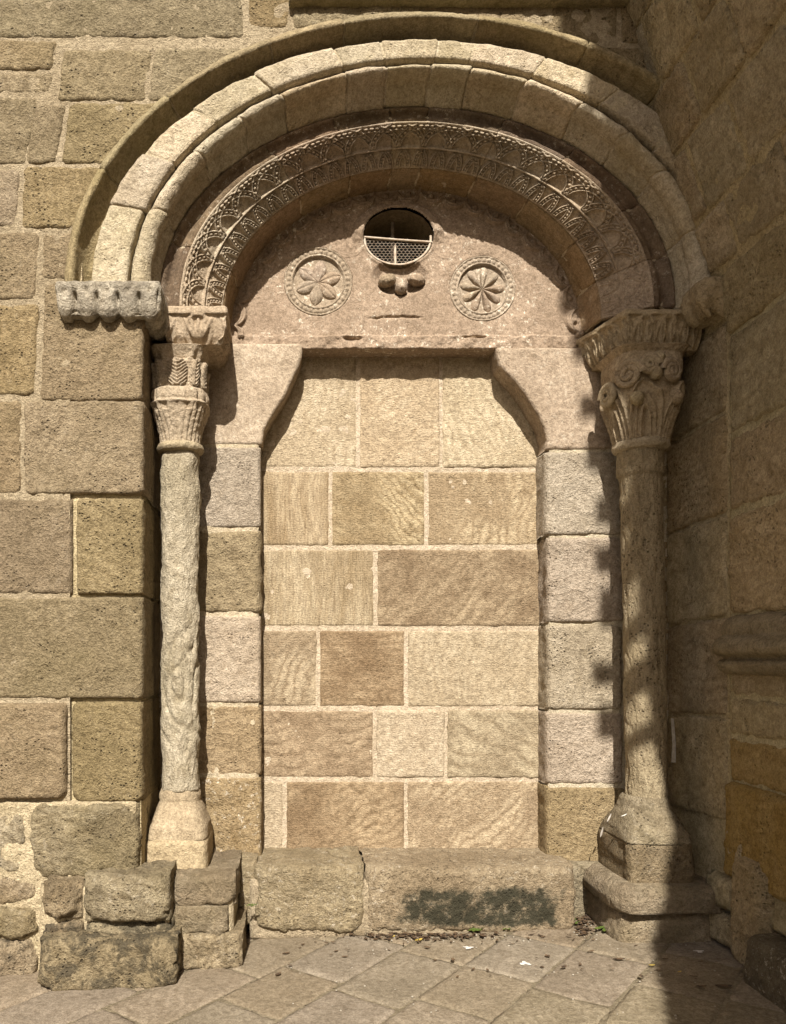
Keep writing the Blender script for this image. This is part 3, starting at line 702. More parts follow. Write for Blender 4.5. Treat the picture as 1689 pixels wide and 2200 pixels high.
# ------------------------------------------------------------------ walled-up doorway
YI = .735
inf = thing('doorway_infill', 'golden ashlar blocks walling up the old doorway', 'wall', (.75, YI, .38))
s_ = 1.00536
rows = [((740, 1001), (545, 766, 943, 1190), ('infillpale', 'infillpale', 'infillpale')), ((1005, 1168), (545, 706, 911, 1190), ('infillstreak', 'infill', 'infill')), ((1172, 1341), (545, 803, 1190), ('infillstreak', 'infillbrown')),
        ((1345, 1512), (545, 680, 868, 1190), ('infill', 'infillbrown', 'infillpale')), ((1516, 1664), (545, 802, 953, 1190), ('infillbrown', 'infillpale', 'infill')), ((1668, 1850), (545, 609, 868, 1190), ('infillpale', 'infillbrown', 'infill'))]
for (y0, y1), xs, mts in rows:
    for x0, x1, mt in zip(xs[:-1], xs[1:], mts):
        pstone(inf, M[mt], x0 * s_ + 2, y0 * s_ + 1, x1 * s_ - 2, y1 * s_ - 1, YI, r=.006, rc=.012, g=.0035, wob=.0035, amp=.0035, freq=8, off=random.uniform(-.001, .005), res=.012)
c = [pix(540, 1860, YI), pix(1205, 1860, YI), pix(1205, 730, YI), pix(540, 730, YI)]
qstone(inf, M['mortarlight'], c, name='mortar', off=-.0035, amp=.0025, freq=16, wob=0, g=0, r=.001, rc=.001, res=.012)

# ------------------------------------------------------------------ door jambs and corbels
YJ = .56
BK = YI - YJ + .03
def poly_stone(par, mat, poly, y, name, depth, amp=.004, nz=46, off=0., edge_r=.014):
    """stone whose right or left outline is a curve: poly = list of (z, xl, xr) from bottom to top"""
    A = np.array(poly, float); d = (A[:, 0] - A[0, 0]) / (A[-1, 0] - A[0, 0])
    def f(u, v):
        z = A[0, 0] + v * (A[-1, 0] - A[0, 0]); xl = np.interp(v, d, A[:, 1]); xr = np.interp(v, d, A[:, 2])
        P = np.stack([xl + (xr - xl) * u, np.full_like(u, y), z], -1)
        return P, np.broadcast_to(np.array([0., -1, 0]), P.shape)
    return patch(name, par, mat, f, np.mean(A[:, 2] - A[:, 1]), A[-1, 0] - A[0, 0], res=.011, r=edge_r, rc=.012, g=.002, wob=.003, amp=amp, freq=9, sk=(depth,) * 4, m=6, off=off)
def pz(py, y=YJ): return CZ - (py - VY) / F * (y - CY)
def pxx(px, y=YJ): return (px - VX) / F * (y - CY)
jl = thing('door_jamb', 'jamb and corbel of pinkish blocks beside the pale eroded column', 'jamb', (-.3, YJ, .38))
poly_stone(jl, M['pink'], [(pz(y), pxx(330), pxx(x)) for y, x in ((956, 563), (925, 567), (900, 580), (872, 598), (850, 613), (830, 622), (808, 632), (788, 642), (770, 648), (752, 650), (736, 648))], YJ, 'corbel', BK)
for y0, y1, x1, mt, rr, am in ((959, 1134, 560, 'jamb', .014, .006), (1138, 1318, 560, 'jambgold', .03, .014), (1323, 1511, 560, 'jamb', .016, .006), (1515, 1667, 561, 'jambgold', .02, .010), (1670, 1846, 561, 'patchy', .014, .012)):
    pstone(jl, M[mt], 330, y0, x1, y1, YJ, r=rr, rc=.025, g=.003, wob=.006, amp=am, freq=8, sk=(.1, BK, .05, .05), m=6, res=.010, off=random.uniform(-.004, .006))
pstone(jl, M['mortarlight'], 330, 760, 556, 1846, YJ, name='mortar', off=-.008, amp=.004, freq=14, wob=0, g=0, r=.004, rc=.002, sk=(.02, BK, .02, .02), res=.016)
jr = thing('door_jamb', 'jamb and corbel of pinkish blocks beside the dark pitted column', 'jamb', (1.7, YJ, .38))
poly_stone(jr, M['pink'], [(pz(y), pxx(x), pxx(1470)) for y, x in ((966, 1174), (945, 1176), (920, 1170), (895, 1160), (868, 1142), (848, 1130), (838, 1122), (820, 1108), (800, 1088), (785, 1074), (765, 1069), (745, 1068))], YJ, 'corbel', BK)
for y0, y1, x0, mt, am in ((970, 1150, 1173, 'jamb', .007), (1154, 1338, 1178, 'jamb', .010), (1342, 1526, 1178, 'jamb', .008), (1530, 1686, 1177, 'jamb', .006), (1690, 1858, 1176, 'jambgold', .007)):
    pstone(jr, M[mt], x0, y0, 1345 + random.uniform(-8, 8), y1, YJ, r=.02, rc=.03, g=.003, wob=.006, amp=am, freq=8, sk=(BK, .05, .05, .05), m=6, res=.010, off=random.uniform(-.002, .008))
    pstone(jr, M['jambgold'], 1352, y0 + 6, 1475, y1 + 4, YJ, r=.012, rc=.02, g=.003, wob=.004, amp=.005, res=.015, off=-.01)
pstone(jr, M['mortarlight'], 1182, 760, 1475, 1858, YJ, name='mortar', off=-.010, amp=.004, freq=14, wob=0, g=0, r=.004, rc=.002, sk=(BK, .02, .02, .02), res=.016)

# ------------------------------------------------------------------ columns
def spiral(c, r0, turns, yv, side, n=60):
    a = np.linspace(0, turns * 2 * np.pi, n); rr = r0 * (1 - .86 * a / a[-1])
    u = np.array([math.cos(yv), math.sin(yv), 0]); w = np.array([0, 0, 1.0])
    nn = np.array([u[1], -u[0], 0])
    return np.array([np.array(c) + side * u * r_ * math.cos(t_) + w * r_ * math.sin(t_) + nn * .012 * (t_ / a[-1]) for r_, t_ in zip(rr, a)])
CLX, CYY = -.590, .35
cl = thing('column', 'pale eroded column with fluted and palmette carved capital', 'column', (CLX, CYY, .40))
def shaft_d(t, z, P):
    q = P * np.array([10, 10, 5.5])
    f = fbm(q + 5, 5, .6)
    ridg = np.abs(perlin(P * np.array([11, 11, 5.5]) + 2))
    dip = np.clip(np.sin((z - .9) * 3.2 + 1.3 * perlin(P * 2)), 0, 1)
    return .011 * f - .016 * np.clip(.22 - ridg, 0, 1) / .22 * dip + .003
loft('shaft', cl, M['lime'], [(.845, CLX, CYY, .104, .104, 2), (1.4, CLX, CYY, .102, .102, 2), (2.2, CLX - .002, CYY, .101, .101, 2), (2.70, CLX, CYY, .103, .103, 2.2), (2.74, CLX, CYY, .095, .095, 2)], amp=0, disp=shaft_d, n=110, res=.010)
loft('necking', cl, M['carve'], [(2.728, CLX, CYY, .10, .10, 2), (2.735, CLX, CYY, .124, .124, 2), (2.752, CLX, CYY, .134, .134, 2), (2.772, CLX, CYY, .128, .128, 2), (2.782, CLX, CYY, .11, .11, 2)], amp=.006, freq=14, n=64, res=.006)
def capl(t, z, P):
    v = (z - 2.775) / .515
    fl = np.where(v < .40, .0075 * np.abs(np.cos(13 * t)) ** .6 - .004, 0)
    lob = np.where((v > .38) & (v < .58), .018 * np.abs(np.cos(6 * t + .3)) ** .7 * np.sin(np.pi * np.clip((v - .38) / .2, 0, 1)), 0)
    drop = np.where((v > .33) & (v < .40), -.012 * np.abs(np.sin(6 * t + .3)) ** 3, 0)
    k = (t * 5 / np.pi) % 1 - .5
    lv = np.clip((v - .58) / .27, 0, 1); ww = .44 * np.sqrt(np.clip(1 - (2 * lv - .9) ** 2 * .8, 0, 1))
    leaf = np.where((v > .58) & (v < .86), np.clip(1 - (np.abs(k) / (ww + .01)) ** 2, 0, 1) ** .5 * .024, 0)
    chev = np.where(leaf > .003, .006 * np.sin((lv * 9 - np.abs(k) * 7) * 2 * np.pi * .8), 0) - .008 * np.exp(-(k / .04) ** 2) * (leaf > .003)
    top = np.where(v > .86, .012 * np.cos(10 * t) * np.clip((1 - v) / .14, 0, 1), 0)
    return fl + lob + drop + leaf + chev + top + .0025 * perlin(P * 50)
loft('capital', cl, M['carve'], [(2.775, CLX, CYY, .108, .108, 2), (2.83, CLX, CYY, .116, .116, 2.1), (2.90, CLX, CYY, .134, .134, 2.5), (2.95, CLX, CYY, .150, .15, 3), (2.985, CLX, CYY, .160, .16, 3.2), (3.0, CLX, CYY, .142, .142, 3),
      (3.06, CLX, CYY, .146, .146, 3), (3.075, CLX, CYY, .128, .128, 2.8), (3.15, CLX, CYY, .128, .128, 3), (3.21, CLX, CYY, .14, .14, 3.5), (3.225, CLX, CYY, .128, .128, 4), (3.29, CLX, CYY, .16, .16, 5)], amp=.003, freq=20, disp=capl, n=300, res=.004)
loft('base', cl, M['plinth'], [(.60, CLX, CYY, .165, .205, 6), (.66, CLX, CYY, .160, .195, 5), (.70, CLX, CYY, .146, .175, 4), (.75, CLX, CYY, .128, .145, 3), (.79, CLX, CYY, .112, .116, 2.2), (.80, CLX, CYY, .118, .12, 2), (.825, CLX, CYY, .116, .118, 2), (.85, CLX, CYY, .105, .106, 2), (.86, CLX, CYY, .09, .09, 2)], amp=.005, n=90, res=.008)
loft('plinth', cl, M['plinth'], [(.385, CLX - .002, CYY, .172, .228, 9), (.55, CLX, CYY, .170, .218, 8), (.59, CLX, CYY, .168, .212, 7), (.606, CLX, CYY, .160, .20, 6)], amp=.006, n=100, res=.012)

CRX = 2.015
cr = thing('column', 'dark pitted column with leaf and volute capital by the side wall', 'column', (CRX, CYY, .36))
def shaft_r(t, z, P):
    return .0065 * fbm(P * np.array([10, 10, 4]) + 25, 5, .6) - .006 * np.clip(.15 - np.abs(perlin(P * np.array([12, 12, 5]) + 8)), 0, 1) / .15
loft('shaft', cr, M['pitted_lime'], [(.80, CRX + .018, CYY, .108, .108, 2), (1.6, CRX + .010, CYY, .112, .112, 2), (2.3, CRX - .004, CYY, .112, .112, 2), (2.60, CRX - .014, CYY, .112, .112, 2), (2.61, CRX - .016, CYY, .121, .121, 2), (2.76, CRX - .016, CYY, .122, .122, 2)], amp=0, disp=shaft_r, n=110, res=.010)
RX2 = CRX - .012
loft('necking', cr, M['carve'], [(2.735, RX2, CYY, .12, .12, 2), (2.745, RX2, CYY, .142, .142, 2), (2.765, RX2, CYY, .15, .15, 2), (2.79, RX2, CYY, .146, .146, 2), (2.80, RX2, CYY, .12, .12, 2)], amp=.006, freq=14, n=64, res=.006)
def capr(t, z, P):
    v = (z - 2.79) / .47
    k = (t * 3 / np.pi + .25) % 1 - .5                      # six pointed leaves round the bell
    q = np.clip(v / .62, 0, 1)
    out = np.zeros_like(v)
    for sc_, hh in ((1.0, .026), (.66, .021), (.34, .024)):
        wb = .48 * sc_ * np.sqrt(np.clip(1 - (q / (.35 + .65 * sc_)) ** 1.8, 0, 1))
        d = (np.abs(k) - wb)
        out += hh * np.exp(-(d / .055) ** 2) * (q < .36 + .65 * sc_)
    out -= .014 * np.exp(-(k / .03) ** 2) * (q < .5)
    return np.where(v < .64, out, 0) + .003 * perlin(P * 45)
cap = loft('capital', cr, M['carve'], [(2.79, RX2, CYY, .124, .124, 2), (2.86, RX2, CYY, .140, .14, 2.1), (2.94, RX2, CYY, .162, .162, 2.3), (3.03, RX2, CYY, .18, .18, 2.8), (3.10, RX2, CYY, .178, .178, 3), (3.20, RX2, CYY, .185, .185, 4), (3.245, RX2, CYY, .175, .175, 5), (3.28, RX2, CYY, .20, .20, 6)], amp=.003, freq=20, disp=capr, n=260, res=.004)
for ax, zz, sd, rr in ((-2.30, 3.12, 1, .074), (-1.20, 3.13, -1, .060), (-2.95, 3.04, -1, .064), (-1.78, 3.16, 1, .048)):
    cpt = np.array([RX2 + .205 * math.cos(ax), CYY + .205 * math.sin(ax), zz])
    V, Q = tube('', None, None, spiral(cpt, rr, 2.2, ax + math.pi / 2, sd), np.linspace(.022, .012, 60), 8)
    V2, Q2 = ellipsoid(cpt - .035 * np.array([math.cos(ax), math.sin(ax), 0]), (.045, .045, rr * .95), rz=ax, n=12)
    V, Q = join([(V, Q), (V2, Q2)])
    mesh_obj('volute', V, Q, M['carve'], cap)
for ax, zz, rr in ((-1.62, 3.12, .035), (-2.1, 2.99, .036), (-.95, 3.0, .04), (-1.55, 3.195, .035)):
    V, Q = ellipsoid((RX2 + .195 * math.cos(ax), CYY + .195 * math.sin(ax), zz), (rr, rr, rr * 1.1), n=12, amp=.15)
    mesh_obj('leaf_knob', V, Q, M['carve'], cap)
loft('base', cr, M['base'], [(.585, 2.02, CYY, .178, .225, 7), (.64, 2.02, CYY, .172, .215, 5), (.70, 2.02, CYY, .150, .175, 3.5), (.75, 2.02, CYY, .132, .14, 2.4), (.80, 2.02, CYY, .122, .122, 2), (.815, 2.02, CYY, .112, .112, 2)], amp=.008, n=90, res=.008)
loft('plinth', cr, M['base'], [(.37, 2.02, CYY, .180, .235, 10), (.52, 2.02, CYY, .181, .232, 9), (.575, 2.02, CYY, .18, .226, 7), (.592, 2.02, CYY, .172, .215, 6)], amp=.013, freq=9, n=110, res=.010)

# ------------------------------------------------------------------ imposts and abaci
def sweep(name, par, mat, path, prof, hf=None, amp=.004, freq=14, ds=.006, fil=.02, dp=.006):
    path = [np.array(p, float) for p in path]
    pts = [path[0]]
    for a, b, c in zip(path[:-2], path[1:-1], path[2:]):
        d0 = (a - b) / np.linalg.norm(a - b); d1 = (c - b) / np.linalg.norm(c - b)
        for q in np.linspace(0, 1, 7):
            p0 = b + d0 * fil; p1 = b + d1 * fil
            pts.append((1 - q) ** 2 * p0 + 2 * q * (1 - q) * b + q * q * p1)
    pts.append(path[-1])
    pts = np.array(pts); s = np.concatenate([[0], np.cumsum(np.linalg.norm(np.diff(pts, axis=0), axis=1))])
    n = int(s[-1] / ds); ss = np.linspace(0, s[-1], n)
    C_ = np.stack([np.interp(ss, s, pts[:, 0]), np.interp(ss, s, pts[:, 1])], -1)
    T = np.gradient(C_, axis=0); T /= np.linalg.norm(T, axis=1)[:, None]
    for _ in range(3): T = (np.roll(T, 1, 0) + T + np.roll(T, -1, 0)) * np.r_[0, np.ones(n - 2), 0][:, None] / 3 + T * np.r_[1, np.zeros(n - 2), 1][:, None]
    T /= np.linalg.norm(T, axis=1)[:, None]
    NN = np.stack([T[:, 1], -T[:, 0]], -1)            # outward: right of travel
    pr = np.array(prof, float); d = np.concatenate([[0], np.cumsum(np.linalg.norm(np.diff(pr, axis=0), axis=1))])
    m_ = int(d[-1] / dp); dd = np.linspace(0, d[-1], m_)
    o_ = np.interp(dd, d, pr[:, 0]); z_ = np.interp(dd, d, pr[:, 1])
    I, J = np.meshgrid(np.arange(n), np.arange(m_), indexing='ij'); I = I.ravel(); J = J.ravel()
    po = np.gradient(o_); pz_ = np.gradient(z_); l_ = np.hypot(po, pz_) + 1e-9
    n_o, n_z = -pz_ / l_, po / l_
    V = np.stack([C_[I, 0] + NN[I, 0] * o_[J], C_[I, 1] + NN[I, 1] * o_[J], z_[J]], -1)
    _seed[0] += 1
    h = amp * fbm(V * freq + _seed[0] * 3.3, 4)
    if hf is not None: h = h + hf(ss[I], dd[J] / d[-1], z_[J], s[-1])
    V = V + np.stack([NN[I, 0] * n_o[J], NN[I, 1] * n_o[J], n_z[J]], -1) * h[:, None]
    return mesh_obj(name, V, grid_faces(n, m_), mat, par)
zt = 3.505
imp = thing('impost', 'grey weathered impost with worn leaf scallops jutting from the wall', 'impost', (-.9, 0, 3.33))
prof = [(-.16, zt - .002), (-.02, zt), (-.004, zt - .008), (0, zt - .03), (.0, zt - .06), (-.008, zt - .10), (-.022, zt - .14), (-.04, zt - .165), (-.06, zt - .176), (-.16, zt - .176)]
def scallop(s, w, z, L):
    ph = (s / .108 + .15) % 1 - .5
    f = np.clip((zt - .03 - z) / .11, 0, 1); g_ = (z < zt - .02) & (w < .82)
    lobe = .030 * np.sqrt(np.clip(1 - (ph / .5) ** 2, 0, 1)) * f - .020 * f
    eye = -.020 * np.exp(-((np.abs(ph) - .5) / .10) ** 2 - ((z - (zt - .085)) / .030) ** 2)
    tri = -.014 * np.exp(-(ph / .18) ** 2 - ((z - (zt - .055)) / .018) ** 2)
    under = np.where(w > .74, -.02 * (1 - np.sqrt(np.clip(1 - (ph / .5) ** 2, 0, 1))) , 0)
    return np.where(g_, (lobe + eye + tri) * 1.55, 0) + under * 1.7
sweep('carved_block', imp, M['weath'], [(-1.172, .02), (-1.172, -.085), (-.632, -.085), (-.632, .26)], prof, scallop, amp=.0055)
ab = thing('abacus', 'pinkish palmette abacus on the pale eroded column', 'abacus', (-.5, .3, 3.28))
za = 3.492
profa = [(-.14, za - .004), (-.02, za), (-.003, za - .01), (0, za - .045), (-.006, za - .052), (-.012, za - .06), (-.02, za - .11), (-.034, za - .16), (-.06, za - .195), (-.08, za - .205), (-.16, za - .205)]
def palm(s, w, z, L):
    ph = (s / .20 + .18) % 1 - .5; y = (za - z - .05) / .15
    g_ = (y > 0) & (y < 1) & (w < .84)
    arc = .012 * np.exp(-((np.hypot(ph / .36, (y - .55) / .55) - 1) / .12) ** 2)
    petals = 0
    for c0, sl_, wd in ((0, 0, .07), (.12, .10, .075), (-.12, -.10, .075), (.24, .12, .06), (-.24, -.12, .06)):
        petals = np.maximum(petals, .020 * np.clip(1 - ((ph - c0 * (1 - y) * 1.6 - sl_ * .3) / wd) ** 2 - ((y - .5) / .42) ** 2, 0, 1) ** .5)
    return np.where(g_, np.maximum(arc, petals) - .007, 0)
sweep('carved_block', ab, M['pink'], [(-.672, .44), (-.672, .168), (-.312, .168), (-.312, .60)], profa, palm, amp=.005)
ab2 = thing('abacus', 'leaf carved abacus on the dark pitted column, reaching the side wall', 'abacus', (2.0, .3, 3.27))
zr = 3.475
profb = [(-.16, zr - .002), (-.02, zr), (-.004, zr - .01), (0, zr - .035), (-.004, zr - .05), (-.014, zr - .08), (-.03, zr - .14), (-.055, zr - .19), (-.075, zr - .205), (-.16, zr - .205)]
def leaves(s, w, z, L):
    ph = (s / .125) % 1 - .5; y = (zr - z - .04) / .16
    g_ = (y > 0) & (y < 1) & (w < .86)
    a_ = .020 * np.clip(1 - ((np.abs(ph) - .2) / .13) ** 2 - ((y - .55) / .5) ** 2, 0, 1) ** .5
    b_ = .010 * np.exp(-((np.hypot(ph / .46, (y - .7) / .7) - 1) / .12) ** 2)
    return 1.5 * np.where(g_, np.maximum(a_, b_) - .010 - .02 * np.exp(-((np.abs(ph) - .2) / .05) ** 2 - ((y - .45) / .2) ** 2), 0)
sweep('carved_block', ab2, M['carve'], [(1.72, .60), (1.835, .165), (2.26, .165)], profb, leaves, amp=.005)
im2 = thing('impost', 'worn lumpy impost stone where the arch meets the side wall', 'impost', (2.2, 0, 3.3))
def lumps(s, w, z, L): return .02 * np.clip(np.sin(s * 42), -.3, 1) * np.clip((zr + .06 - z) / .1, 0, 1) * (w < .8)
prc = [(q[0], q[1] + .045) for q in prof]
sweep('carved_block', im2, M['carve'], [(2.145, .19), (2.145, .02), (2.17, -.04), (2.36, -.06)], prc, lumps, amp=.012, freq=12, fil=.03)

# ------------------------------------------------------------------ doorstep and pedestals
st = thing('doorstep', 'two long worn step stones below the walled-up doorway', 'doorstep', (.7, .3, .05))
YS = .30
for x0, y0, x1, y1, mt, rr in ((548, 1862, 784, 2004, 'step', .045), (788, 1864, 1240, 2006, 'stepmoss', .04)):
    pstone(st, M[mt], x0, y0, x1, y1, YS, r=rr, rc=.07, wob=.016, amp=.017, freq=6, g=.001, sk=(.2, .2, .1, .45), m=8, res=.010)
pstone(st, M['step'], 510, 1852, 552, 1990, YS + .05, r=.02, rc=.02, wob=.006, amp=.01, sk=(.2, .2, .1, .4), m=6)
qstone(st, M['mortar'], [(-.20, YS + .02, .0), (1.60, YS + .02, .0), (1.60, YS + .02, .34), (-.20, YS + .02, .34)], name='mortar', r=.02, rc=.01, wob=0, g=0, amp=.006, sk=(.3, .3, .05, .45), m=6, res=.02)
qstone(st, M['base'], [(-.3, .49, -.02), (1.9, .49, .06), (1.9, .49, .385), (-.3, .49, .385)], name='mortar', r=.015, rc=.01, wob=0, g=0, amp=.006, sk=(.1, .1, .05, .3), m=6, res=.025)
pl = thing('pedestal', 'stack of three rough base stones under the pale eroded column', 'pedestal', (-.45, 0, 0))
for x0, y0, x1, y1, d, mt, rr, bk in ((370, 1884, 506, 1950, -.03, 'base', .035, .4), (369, 1948, 490, 2012, -.045, 'base', .02, .4), (364, 2008, 521, 2086, -.06, 'base', .025, .5)):
    pstone(pl, M[mt], x0, y0, x1, y1, d, r=rr, rc=.055, wob=.015, amp=.014, freq=7, g=.0, sk=(bk, bk, .1, bk + .1), m=8, res=.009)
V, Q = box(-.78, -.25, .02, .55, -.02, .40)
qstone(pl, M['mortardark'], [(-.80, .0, -.05), (-.27, .0, -.05), (-.27, .0, .408), (-.80, .0, .408)], name='core', r=.03, rc=.03, g=0, wob=.006, amp=.008, sk=(.5, .5, .05, .5), m=8, res=.02)
pr_ = thing('pedestal', 'worn stepped base stones under the dark pitted column', 'pedestal', (2.0, .05, .08))
loft('stone', pr_, M['base'], [(.25, 2.03, .32, .29, .30, 9), (.30, 2.03, .32, .30, .31, 8), (.355, 2.03, .32, .29, .30, 7), (.383, 2.03, .32, .25, .27, 6)], amp=.019, freq=8, n=130, res=.012)
loft('stone', pr_, M['base'], [(.03, 2.03, .33, .272, .275, 9), (.10, 2.03, .33, .278, .28, 9), (.22, 2.03, .33, .27, .268, 9), (.262, 2.03, .33, .25, .255, 8)], amp=.018, freq=8, n=130, res=.012)

# ------------------------------------------------------------------ side wall on the right, leaning in above the impost
XR, ZL, LEAN = 2.29, 3.36, .325
sw = thing('side_wall', 'shaded ashlar side wall leaning in over the portal', 'wall', (XR + .3, -.8, 0))
def xr(z): return XR - max(z - ZL, 0) * LEAN
def rstone(y0, y1, z0, z1, mt, name='stone', off=0., X=None, jit=.012, **k):
    """y0 nearer the corner, y1 nearer the camera"""
    j = lambda: random.uniform(-jit, jit)
    za_, zb_, zc_, zd_ = z0 + j(), z0 + j(), z1 + j(), z1 + j()
    f = (lambda z: X) if X else xr
    ya, yb, yc, yd = y0 + j(), y1 + j(), y1 + j(), y0 + j()
    c = [(f(za_), ya, za_), (f(zb_), yb, zb_), (f(zc_), yc, zc_), (f(zd_), yd, zd_)]
    n = (-1, 0, -LEAN) if (z0 + z1) / 2 > ZL and not X else (-1, 0, 0)
    kw = dict(r=.02, rc=.035, g=.011, wob=.011, amp=.012, freq=7, res=.014, off=off, sk=(.06,) * 4); kw.update(k)
    return qstone(sw, M[mt], c, n=n, name=name, **kw)
# portal-side reveal behind the dark column
for z0, z1, mt in ((2.86, 3.33, 'side'), (2.33, 2.86, 'side'), (1.79, 2.33, 'side'), (1.27, 1.79, 'side'), (.72, 1.27, 'side')):
    c = [(2.255, .58, z0 - .02), (2.285, .012, z0 + .01), (2.285, .012, z1 + .01), (2.255, .58, z1 - .02)]
    qstone(sw, M[mt], c, n=(-1, -.05, 0), r=.02, rc=.03, g=.006, wob=.008, amp=.010, freq=6, res=.013)
qstone(sw, M['mortardark'], [(2.258, .60, .3), (2.290, -.01, .3), (2.290, -.01, 3.4), (2.258, .60, 3.4)], n=(-1, -.05, 0), name='mortar', off=-.012, wob=0, g=0, r=.002, rc=.002, amp=.004, freq=11, res=.018)
lows = [(.465, .95, 'orange', .03), (.95, 1.185, 'orange', .0), (1.19, 1.385, 'side', .004), (1.39, 1.53, 'side', .0), (1.80, 2.33, 'side', .004), (2.335, 2.73, 'side', .0), (2.735, 3.245, 'side', .003)]
for z0, z1, mt, of in lows:
    y = -.006
    L = random.uniform(.62, .9)
    rstone(y, y - L, z0, z1, mt, off=of, jit=.006)
    rstone(y - L - .005, y - L - .7, z0, z1, mt, off=of, jit=.006)
    rstone(y - L - .71, y - L - 1.5, z0, z1, mt, off=of, jit=.006, res=.04)
ups = [(3.25, 3.565, (.0, -.62, -1.1, -1.7)), (3.57, 3.84, (.05, -.22, -.66, -1.2, -1.7)), (3.845, 4.19, (.15, -.10, -.45, -.86, -1.3, -1.8)), (4.195, 4.50, (.2, -.26, -.62, -1.02, -1.5, -1.9)), (4.505, 4.84, (.2, -.06, -.42, -.83, -1.2, -1.8)), (4.845, 5.15, (.2, -.28, -.72, -1.2, -1.8)), (5.155, 5.5, (.2, -.1, -.6, -1.1, -1.8))]
for z0, z1, ys in ups:
    for a, b in zip(ys[:-1], ys[1:]):
        rstone(a - .003, b + .003, z0, z1, 'side', off=random.uniform(-.002, .006), jit=.012, g=.004)
def mort_r(z0, z1, X=None, n=(-1, 0, 0)):
    f = (lambda z: X) if X else xr
    c = [(f(z0), .3 if z0 > 3.2 else 0, z0), (f(z0), -2.5, z0), (f(z1), -2.5, z1), (f(z1), .3 if z0 > 3.2 else 0, z1)]
    qstone(sw, M['mortardark'], c, n=n, name='mortar', off=-.011, wob=0, g=0, r=.002, rc=.002, amp=.0035, freq=11, res=.022)
mort_r(.0, ZL); mort_r(ZL - .01, 5.6, n=(-1, 0, -LEAN))
# base moulding of the side wall: roll and fillet
def yline(o, z): return [(XR - o, z)]
ml = thing  # noqa
prof_m = [(-.05, 1.805), (.0, 1.80), (.03, 1.785), (.055, 1.755), (.062, 1.725), (.058, 1.70), (.078, 1.685), (.10, 1.66), (.108, 1.635), (.10, 1.61), (.08, 1.598), (.055, 1.594), (.05, 1.58), (.075, 1.57), (.082, 1.55), (.070, 1.52), (.04, 1.505), (-.05, 1.50)]
sweep('base_moulding', sw, M['wallgrey'], [(XR + .03, -.035), (XR - .0, -.06), (XR, -.8), (XR, -1.6)], [(q[0], q[1]) for q in prof_m][::1], None, amp=.008, freq=9, ds=.012, dp=.008)
# rough foot of the side wall
rstone(.16, -.13, .27, .45, 'side', X=2.245, r=.04, rc=.06, amp=.014)
rstone(.16, -.16, .10, .26, 'side', X=2.235, r=.03, rc=.05, amp=.012, sk=(.1,) * 4)
rstone(-.12, -.40, .06, .60, 'side', X=2.215, r=.05, rc=.09, amp=.02, wob=.015, sk=(.12,) * 4, m=5)
rstone(-.36, -.9, .3, .50, 'side', X=2.27, r=.03, rc=.06, amp=.02, wob=.015)
rstone(-.02, -.20, .46, .72, 'side', X=2.262, r=.03, rc=.05, amp=.012)
fb = thing('stone_block', 'low lichened dark stone block at the foot of the side wall', 'block', (2.4, -.8, .08))
loft('body', fb, M['darkblock'], [(.0, 2.42, -.83, .31, .42, 12), (.15, 2.42, -.83, .315, .42, 12), (.28, 2.42, -.83, .305, .415, 12), (.315, 2.42, -.83, .29, .395, 10)], amp=.014, freq=8, n=140, res=.02)
V, Q = box(XR + .05, 4.2, -2.5, .5, -.2, 5.6)
V[:, 0] = np.where((V[:, 2] > 4) & (V[:, 0] < 3), 2.0, V[:, 0])
V = np.array([[2.33, -2.52, -.2], [4.2, -2.52, -.2], [2.33, .5, -.2], [4.2, .5, -.2], [2.36, -2.52, 3.36], [4.2, -2.52, 3.36], [2.36, .5, 3.36], [4.2, .5, 3.36], [1.63, -2.52, 5.62], [4.2, -2.52, 5.62], [1.63, .5, 5.62], [4.2, .5, 5.62]])
Q = np.array([[0, 2, 3, 1], [0, 1, 5, 4], [2, 6, 7, 3], [0, 4, 6, 2], [1, 3, 7, 5], [4, 5, 9, 8], [6, 10, 11, 7], [4, 8, 10, 6], [5, 7, 11, 9], [8, 9, 11, 10]])
mesh_obj('core', V, Q, M['mortardark'], sw, smooth=False)

